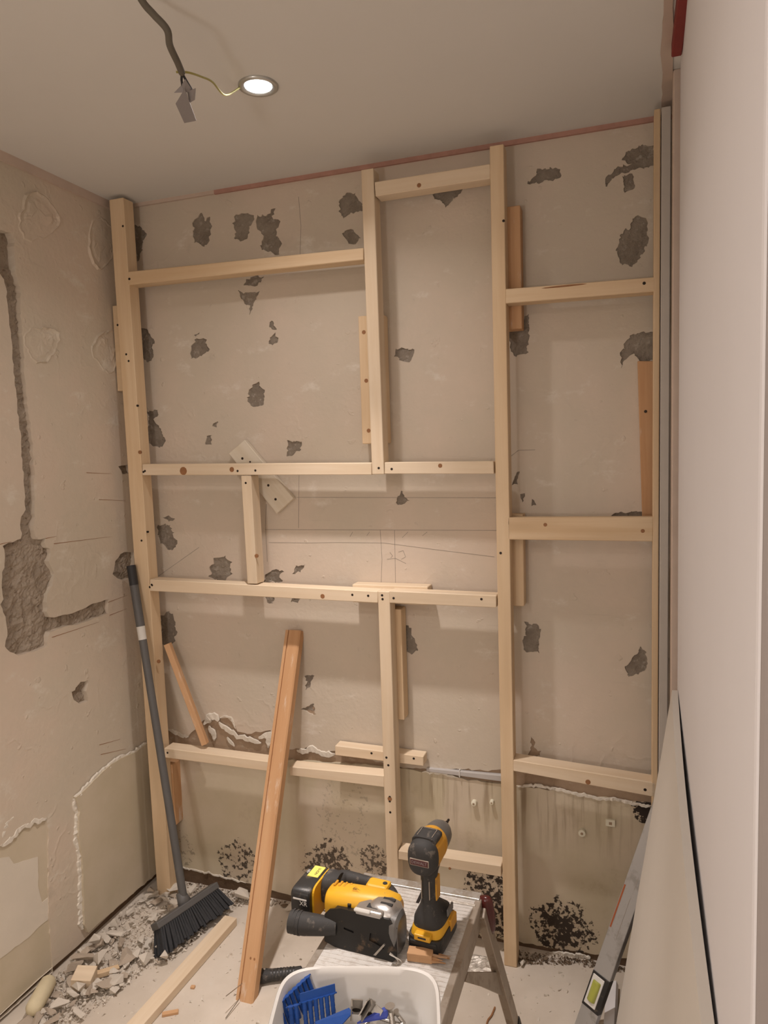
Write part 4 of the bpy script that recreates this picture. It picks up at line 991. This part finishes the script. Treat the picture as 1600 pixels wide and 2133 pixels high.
# handle: D loop
hp = spline([(-.050, .098, .055), (-.034, .132, .056), (-.010, .140, .056), (.040, .138, .056), (.078, .126, .056), (.096, .098, .056), (.098, .080, .056)], 6)
o = tubeo('handle', hp, .017, m_rubber, js, 16, lambda s: .0175+.004*math.cos(s*6.28)); o.scale = (1, 1, 1)
bm = bmesh.new(); loft(bm, [(-.058, .030, .030, .104, .054, 3.2), (-.045, .031, .031, .104, .054, 3), (-.028, .024, .026, .110, .055, 2.4)], 'X', 24); o = obj('battery_mount', bm, m_rubber, js, True); autos(o)
bm = bmesh.new(); loft(bm, [(-.062, .046, .036, .088, .046, 5), (-.057, .047, .037, .088, .046, 5)], 'X', 28); obj('yellow_collar', bm, m_yel, js)
bm = bmesh.new(); loft(bm, [(-.108, .046, .034, .080, .042, 6), (-.104, .050, .038, .080, .042, 6), (-.066, .050, .039, .080, .043, 6), (-.062, .047, .037, .080, .043, 6)], 'X', 32); bt = obj('battery', bm, m_black, js, True); autos(bt)
boxo('label_sticker', (-.094, .082, .0800), (-.068, .122, .0826), m_lab, bt, .0004)
text('lettering', 'LI-ION', .0085, m_ink, bt, Matrix.Translation((-.078, .102, .0828)) @ Matrix.Rotation(-math.pi/2, 4, 'Z'))
text('lettering', '18V', .0090, m_wprint, bt, Matrix.Translation((-.100, .100, .0808)) @ Matrix.Rotation(-math.pi/2, 4, 'Z'))
boxo('white_stripe', (-.100, .0292, .060), (-.068, .0310, .063), m_wprint, bt, 0); boxo('white_stripe', (-.100, .0292, .018), (-.076, .0310, .0205), m_wprint, bt, 0)
text('lettering', 'XR', .014, m_wprint, bt, Matrix.Translation((-.076, .0294, .053)) @ Matrix.Rotation(math.pi/2, 4, 'X'))
# gear case and front
bm = bmesh.new(); loft(bm, [(.074, .020, .028, .040, .056, 2.6), (.086, .027, .034, .042, .056, 3), (.112, .033, .036, .046, .054, 3), (.130, .031, .034, .046, .052, 2.8), (.140, .022, .026, .044, .050, 2.6)], 'X', 28); gc = obj('gear_case', bm, m_steel, js, True); autos(gc)
bm = bmesh.new(); prism(bm, [(.052, .010), (.112, .010), (.118, .040), (.104, .052), (.070, .050), (.052, .034)], .058, .085, lambda u, v, w: (u, v, w)); bev(bm, .004, 2); br_ = obj('bevel_bracket', bm, m_steel, js)
boxo('bracket_slot', (.074, .022, .0845), (.098, .036, .0856), m_ink, br_, .0004)
for yy_ in (.036, .052): boxo('case_slot', (.098, yy_, .0855), (.124, yy_+.007, .0900), m_ink, gc, .0006)
boxo('set_lever', (.052, .006, .080), (.088, .016, .086), m_tape, js, .002)
bm = bmesh.new(); loft(bm, [(.128, .030, .036, .036, .044, 3), (.140, .032, .038, .034, .042, 3), (.146, .026, .034, .032, .040, 3)], 'X', 24); o = obj('front_guard', bm, m_noseg, js, True); autos(o)
for k in range(2): tubeo('wire_guard', spline([(.134, -.004-.004*k, .020), (.152+.007*k, -.010, .014), (.150+.007*k, -.012, .006), (.140+.006*k, -.010, .0025)], 5), .0014, m_zinc, js, 6)
# splintered wood block beside it
p = onG(880, 1999, HP)
sb = empty('split_offcut', (p.x, p.y, HP+.0012), .10); tag(sb, 'splintered orange wood offcut in front of the cordless driver', 'offcut')
boxo('block', (-.030, -.012, 0), (.022, .012, .018), m_pine_o, sb, .001)
for k in range(6):
    y = -.010+.004*k; bm = bmesh.new(); le = R.uniform(.020, .045); z = R.uniform(.004, .014)
    hexa(bm, [(.020, y-.002, z-.003), (.020, y+.002, z-.003), (.020, y+.002, z+.003), (.020, y-.002, z+.003)] + [(.022+le, y+R.uniform(-.003, .003)+a, z+b) for a, b in ((-.0004, -.0004), (.0004, -.0004), (.0004, .0004), (-.0004, .0004))])
    obj('splinter', bm, m_pine_o, sb)

# ------------------------------------------------------------------ white tub with fixings
TH = .130
tc = Vector((1.150, -1.005, HP)); trz = math.radians(16)
tb = empty('plastic_tub', (tc.x, tc.y, HP+.0012), trz); tag(tb, 'white plastic tub of wall plugs and fixings on the near end of the platform', 'tub')
hw, hd_ = .136, .108
prof = [(hw*.86, hd_*.84, 0), (hw*.88, hd_*.86, .006), (hw*.985, hd_*.98, TH-.012), (hw*1.03, hd_*1.035, TH-.011), (hw*1.035, hd_*1.04, TH-.003), (hw*1.02, hd_*1.02, TH), (hw*.985, hd_*.985, TH-.002), (hw*.965, hd_*.96, TH-.014), (hw*.86, hd_*.84, .007), (hw*.83, hd_*.81, .003)]
bm = bmesh.new(); rows = []
for a, b, z in prof: rows.append([bm.verts.new((u, v, z)) for u, v in ring_pts(56, a, b, 4.6)])
for a, b in zip(rows, rows[1:]):
    for i in range(56): bm.faces.new((a[i], a[(i+1) % 56], b[(i+1) % 56], b[i]))
bm.faces.new(rows[0][::-1]); bm.faces.new(rows[-1]); o = obj('shell', bm, m_tub, tb, True); autos(o, 50)
# strips of blue plugs
_plug = None
def plug_strip(name, A, B, nplug, axis, label, plen=.045, tab=True):
    """A,B: ends of the carrier spine; axis: direction of the plugs"""
    global _plug
    A, B, axis = Vector(A), Vector(B), Vector(axis).normalized(); sx = (B-A).normalized(); axis = (axis-sx*axis.dot(sx)).normalized(); ny = axis.cross(sx)
    M = Matrix((sx, ny, axis)).transposed().to_4x4(); M.translation = A; Ln = (B-A).length
    e = empty(name); e.matrix_world = M; tag(e, label, 'plug strip', 'strips of blue wall plugs in the tub')
    boxo('carrier', (-.004, -.001, -.001), (Ln+.004, .001, .0015), m_blue, e, .0004)
    if tab: boxo('carrier_tab', (-.002, -.0008, -.014), (Ln+.002, .0008, 0), m_blue, e, .0004)
    if _plug is None:
        bm = bmesh.new(); loft(bm, [(-.0015, .0056, .0056), (0, .0056, .0056), (.0006, .0040, .0040), (.010, .0041, .0041), (.0105, .0036, .0036), (.018, .0041, .0041), (.0185, .0036, .0036), (.026, .0041, .0041), (.0265, .0036, .0036), (.036, .0040, .0040), (plen, .0028, .0028)], 'Z', 12)
        bmesh.ops.recalc_face_normals(bm, faces=bm.faces); _plug = bpy.data.meshes.new('plug'); bm.to_mesh(_plug); bm.free(); _plug.materials.append(m_blue)
    for i in range(nplug):
        o = link('plug', _plug, e); o.matrix_local = Matrix.Translation((Ln*(i+.5)/nplug, 0, .001))
    return e
zt = HP+.118
A1, B1 = onG(574, 2096, zt-.006), onG(644, 2031, zt+.004)
plug_strip('plug_strip', A1, B1, 8, (.20, -.35, -.92), 'rearmost strip of blue wall plugs against the left side of the tub', tab=False)
A2, B2 = onG(628, 2088, zt-.002), onG(697, 2068, zt-.004)
plug_strip('plug_strip', A2, B2, 6, (.16, -.30, -.94), 'blue wall plug strip with a raised tab in the middle of the tub')
A3, B3 = onG(600, 2098, zt-.004), onG(622, 2092, zt-.004)
plug_strip('plug_strip', A3, B3, 2, (.16, -.30, -.94), 'short pair of blue wall plugs between the two strips', tab=False)
# flat carrier plate in front
P = [onG(x, y, z) for (x, y), z in zip(((655,2131), (727,2101), (735,2111), (690,2160)), (zt-.016, zt-.014, zt-.018, zt-.03))]
bm = bmesh.new(); nv = Vector((0, .0, .0018)); hexa(bm, P+[p+nv for p in P]); o = obj('carrier_plate', bm, m_blue); tag(o, 'flat bright blue plastic carrier plate with a hole in the tub', 'plug carrier')
q = P[1].lerp(P[0], .22).lerp(P[2], .35)
# metal brackets and bolts
def bracket(A, B, w, up, label):
    M, Ln = stick('', A, B, 0, 0, None, Vector(up)); e = empty('metal_bracket'); e.matrix_world = M; tag(e, label, 'bracket')
    bm = bmesh.new(); box(bm, (0, -w/2, -.0012), (Ln, w/2, .0012)); box(bm, (0, w/2-.0022, -.0012), (Ln, w/2, .016)); obj('plate', bm, m_zinc, e)
    lofto('slot', [(.0008, .0035, .008, Ln*.3, 0), (.0016, .0035, .008, Ln*.3, 0)], 'Z', m_dark, e, 12)
bracket(onG(742, 2112, zt-.028), onG(744, 2082, zt-.002), .020, (.4, -1, .3), 'slotted zinc bracket leaning in the tub beside the blue plugs')
bracket(onG(757, 2118, zt-.030), onG(778, 2084, zt-.004), .010, (.6, -1, .4), 'narrow zinc angle bracket leaning in the middle of the tub')
bracket(onG(768, 2122, zt-.034), onG(784, 2092, zt-.012), .030, (.3, -.6, 1), 'wide brown-grey metal plate at the back of the tub')
def bolt(A, B, r, label, head=True):
    M, Ln = stick('', A, B, 0, 0, None, Vector((.3, -.4, 1))); e = empty('anchor_bolt'); e.matrix_world = M; tag(e, label, 'bolt', 'loose bolts and screws in the tub')
    secs = [(0, r*.5, r*.5)]; k = 10
    for i in range(k): secs += [(Ln*(i+.3)/k*.7, r*.92, r*.92), (Ln*(i+.8)/k*.7, r*.75, r*.75)]
    lofto('shank', secs+[(Ln*.72, r*.9, r*.9), (Ln*.96, r*.9, r*.9)], 'X', m_zinc, e, 10)
    if head: lofto('head', [(Ln*.95, r*1.0, r*1.0), (Ln*.96, r*1.6, r*1.6), (Ln, r*1.6, r*1.6), (Ln*1.001, r*.7, r*.7)], 'X', m_zinc, e, 12)
bolt(onG(818, 2133, zt-.040), onG(812, 2095, zt-.008), .0055, 'thick steel sleeve bolt standing up in the tub')
bolt(onG(842, 2132, zt-.046), onG(824, 2108, zt-.022), .0040, 'threaded screw leaning on the thick steel bolt')
bolt(onG(780, 2118, zt-.040), onG(840, 2136, zt-.040), .0034, 'long screw lying across the tub contents')
rr = random.Random(21)
for k in range(14):
    a = Vector((rr.uniform(-.02, .10), rr.uniform(-.07, .06), rr.uniform(.035, .062))); th_ = rr.uniform(0, 6.28)
    A = tb.matrix_basis @ a; B = tb.matrix_basis @ (a+Vector((.035*math.cos(th_), .03*math.sin(th_), rr.uniform(-.006, .010))))
    bolt(A, B, .0026, 'small loose screw among the fixings at the bottom of the tub')
# blue film bag piece
P = [onG(x, y, z) for (x, y), z in zip(((744,2133), (800,2101), (812,2106), (806,2122)), (zt-.036, zt-.020, zt-.020, zt-.03))]
bm = bmesh.new(); nv = Vector((0, 0, .003)); hexa(bm, P+[p+nv for p in P]); o = obj('plastic_wedge', bm, m_blue2); tag(o, 'violet-blue plastic strip lying over the screws in the tub', 'plastic strip')
# false floor of fixings: rest of the screws nobody could count
bm = bmesh.new()
for k in range(420):
    a = Vector((rr.uniform(-.10, .10), rr.uniform(-.078, .078), rr.uniform(.010, .040))); dq = Vector((rr.uniform(-1, 1), rr.uniform(-1, 1), rr.uniform(-.25, .25))).normalized()*.011
    tube(bm, [a-dq, a+dq], rr.uniform(.0012, .0022), 5)
o = obj('loose_screws', bm, m_zinc); o.matrix_world = tb.matrix_basis; tag(o, 'mass of small grey screws covering the bottom of the tub', 'screws', kind='stuff')

# ------------------------------------------------------------------ things on the floor
# rubber-gripped hand tool behind the tub
A, B = onG(534, 2034, .018), onG(612, 2026, .018); dd = (B-A).normalized()
M, _ = stick('', A, B, 0, 0, None, Vector((0, 0, 1)))
hm = empty('hammer'); hm.matrix_world = M; tag(hm, 'black ribbed rubber tool grip on the floor behind the white tub', 'hand tool')
lofto('grip', [(0, .013, .012), (.004, .018, .016), (.018, .020, .0178), (.045, .0165, .015), (.10, .0155, .014), (.125, .016, .0145), (.128, .012, .012)], 'X', m_rubber, hm, 20)
for k in range(9):
    lofto('grip_rib', [(.030+.009*k, .0168, .0152), (.0325+.009*k, .0172, .0156), (.035+.009*k, .0168, .0152)], 'X', m_black, hm, 18)
lofto('shaft', [(.126, .010, .009), (.25, .009, .008)], 'X', m_black, hm, 14)
boxo('hammer_head', (.236, -.050, -.013), (.262, .050, .013), m_zinc, hm, .004, 2)
lofto('paint_spot', [(.0165, .0035, .006, .022, .004), (.0172, .003, .005, .022, .004)], 'Z', m_tape, hm, 8)
# cream foam roller sleeve
A, B = onG(104, 2040, .026), onG(66, 2108, .026); M, Ln = stick('', A, B, 0, 0, None, Vector((0, 0, 1)))
bm = bmesh.new(); loft(bm, [(-.004, .008, .008), (.002, .016, .016), (.012, .0215, .0215), (Ln*.5, .0225, .0225), (Ln-.012, .0215, .0215), (Ln-.002, .016, .016), (Ln+.004, .008, .008)], 'X', 24)
o = obj('foam_roller', bm, m_cream, None, True); o.matrix_world = M; tag(o, 'cream rounded foam roller sleeve at the foot of the left wall', 'roller')
# foil scrap under the platform's far end
c = onG(988, 2012); bm = bmesh.new(); n = 14; g = []
for i in range(n+1):
    row = []
    for j in range(n+1):
        x = c.x-.06+.12*i/n; y = c.y-.045+.09*j/n; row.append(bm.verts.new((x, y, .003+.010*abs(noise.noise(Vector((x*60, y*60, 2))))+.004*noise.noise(Vector((x*160, y*160, 5))) if 0 < i < n and 0 < j < n else .002)))
    g.append(row)
for i in range(n):
    for j in range(n): bm.faces.new((g[i][j], g[i+1][j], g[i+1][j+1], g[i][j+1]))
lo_ = bmesh.ops.extrude_face_region(bm, geom=list(bm.faces))
for v in [v for v in lo_['geom'] if isinstance(v, bmesh.types.BMVert)]: v.co.z = .0006
o = obj('foil_scrap', bm, m_foil); tag(o, 'crumpled silvery foil scrap on the floor behind the platform leg', 'foil')
# thin dark cord on the floor by the platform foot
o = tubeo('cord_piece', spline([onG(1031, 2098, .003), onG(1024, 2115, .003), onG(1016, 2126, .003), onG(1012, 2145, .003)], 5), .0024, m_knot); tag(o, 'short dark brown twisted cord end on the floor beside the platform leg', 'cord')

# ------------------------------------------------------------------ rubble
def hull(rr, flat):
    bm = bmesh.new()
    for _ in range(9):
        v = Vector((rr.gauss(0, 1), rr.gauss(0, 1), rr.gauss(0, 1))).normalized(); bm.verts.new((v.x*.5*rr.uniform(.7, 1.1), v.y*.5*rr.uniform(.6, 1), v.z*.5*flat*rr.uniform(.8, 1)))
    r_ = bmesh.ops.convex_hull(bm, input=list(bm.verts))
    bmesh.ops.delete(bm, geom=[v for v in bm.verts if not v.link_faces], context='VERTS')
    bmesh.ops.recalc_face_normals(bm, faces=bm.faces); zmin = min(v.co.z for v in bm.verts)
    for v in bm.verts: v.co.z -= zmin
    me = bpy.data.meshes.new('chunk'); bm.to_mesh(me); bm.free(); return me
rr = random.Random(11)
KM = {}
for nm, mt in (('a', m_chunk), ('b', m_chunk2), ('c', m_chunk3)):
    KM[nm] = []
    for k in range(10):
        me = hull(rr, rr.choice((.3, .45, .7))); me.materials.append(mt); KM[nm].append(me)
PILE = [(38, 2150), (75, 2085), (128, 2022), (180, 1972), (255, 1902), (330, 1842), (385, 1842), (450, 1858), (525, 1856), (520, 1880), (470, 1905), (440, 1925), (370, 2000), (300, 2025), (262, 2058), (215, 2095), (150, 2140)]
def scatter(poly, count, smin, smax, mats, label, grp, name='plaster_chunk', pw=2.0, avoid=(), stack=0.0):
    xs = [p[0] for p in poly]; ys = [p[1] for p in poly]; made = 0; guard = 0
    while made < count and guard < count*80:
        guard += 1; x, y = rr.uniform(min(xs), max(xs)), rr.uniform(min(ys), max(ys))
        if not inside((x, y), poly) or any(inside((x, y), a) for a in avoid): continue
        p = onG(x, y); s = smin+(smax-smin)*rr.random()**pw; made += 1
        mk = rr.choice(mats); o = bpy.data.objects.new(name, rr.choice(KM[mk])); COL.objects.link(o)
        o.scale = (s, s*rr.uniform(.6, 1), s*rr.uniform(.6, 1)); o.rotation_euler = (rr.uniform(-.12, .12), rr.uniform(-.12, .12), rr.uniform(0, 6.28))
        o.location = (max(p.x, .014+s*.55), min(p.y, -.016-s*.55), stack*rr.random()); tag(o, f"{'large' if s > smin+.62*(smax-smin) else 'middle-sized' if s > smin+.25*(smax-smin) else 'small'} {dict(a='pale', b='grey-brown', c='dark brown')[mk]} {label}", 'rubble', grp)
keep = [[(430, 1905), (500, 1905), (500, 1935), (300, 2140), (260, 2140)], [(330, 1850), (400, 1890), (490, 1880), (480, 1905), (340, 2000), (318, 1945)]]
scatter(PILE, 225, .018, .080, 'aaaabb', 'plaster chunk in the rubble heap along the left wall', 'rubble heap by the left wall', avoid=keep[:1], stack=.020)
scatter([(395, 1842), (520, 1852), (515, 1876), (470, 1885), (400, 1868)], 34, .010, .034, 'aabb', 'plaster chunk in the rubble behind the broom', 'rubble behind the broom')
scatter([(560, 1858), (640, 1870), (630, 1900), (565, 1885)], 16, .012, .05, 'aabc', 'plaster lump between the leaning batten and the jigsaw', 'rubble behind the jigsaw')
scatter([(1082, 1990), (1330, 2004), (1320, 2030), (1200, 2012), (1085, 2012)], 34, .008, .026, 'bbcc', 'rubble bit below the mould in the right corner', 'rubble in the right bay')
for (px, py, s, mt, lb2) in ((128, 2105, .075, 'a', 'large white plaster lump beside the foam roller'), (247, 1985, .050, 'a', 'square pale plaster slab left of the broom head'), (620, 1878, .055, 'a', 'white plaster lump under the jigsaw battery end'),
        (1090, 2012, .030, 'a', 'white plaster splinter beside the foot of the tall stud'), (395, 1965, .030, 'a', 'pale plaster bit in front of the broom bristles'), (210, 1978, .055, 'b', 'pinkish plaster slab near the leftover board')):
    p = onG(px, py); o = bpy.data.objects.new('plaster_chunk', hull(rr, .55)); COL.objects.link(o); o.data.materials.append(m_chunk if mt == 'a' else m_chunk2)
    o.scale = (s, s*.8, s); o.location = (max(p.x, .02+s*.55), min(p.y, -.02-s*.55), .004); o.rotation_euler = (0, 0, rr.uniform(0, 6)); tag(o, lb2, 'rubble')
def crumbs(name, polys, mat, label, s0, s1):
    bm = bmesh.new()
    for poly, cnt, zmax in polys:
        xs = [p[0] for p in poly]; ys = [p[1] for p in poly]; k = 0; gd = 0
        while k < cnt and gd < cnt*60:
            gd += 1; x, y = rr.uniform(min(xs), max(xs)), rr.uniform(min(ys), max(ys))
            if not inside((x, y), poly): continue
            k += 1; p = onG(x, y); p.x = max(p.x, .016); p.y = min(p.y, -.016); s = s0+(s1-s0)*rr.random()**3; p.z = zmax*rr.random()**2
            vs = [bm.verts.new(p+Vector((rr.uniform(-1, 1)*s, rr.uniform(-1, 1)*s, q*s))) for q in (0, 0, .1, .9, .8)]
            for f in ((0, 1, 3), (1, 2, 3), (2, 0, 3), (0, 4, 1), (1, 4, 2), (2, 4, 0)): bm.faces.new([vs[i] for i in f])
    o = obj(name, bm, mat); tag(o, label, 'grit', kind='stuff')
FLOORP = [(60, 2133), (330, 1850), (560, 1870), (1320, 2010), (1290, 2133)]
crumbs('plaster_grit', [(PILE, 3200, .012), ([(395, 1842), (560, 1862), (520, 1890), (400, 1880)], 500, .008), (FLOORP, 500, 0)], m_chunk, 'fine pale plaster grit strewn over the floor and heap', .002, .0075)
crumbs('dark_grit', [([(1078, 1985), (1335, 2006), (1320, 2030), (1200, 2010), (1080, 2010)], 700, .006), (PILE, 500, .008), ([(560, 1855), (800, 1890), (800, 1905), (560, 1885)], 250, .006), ([(390, 1835), (560, 1860), (560, 1866), (390, 1845)], 250, .006)], m_chunk3, 'dark brown grit along the foot of the walls', .002, .006)
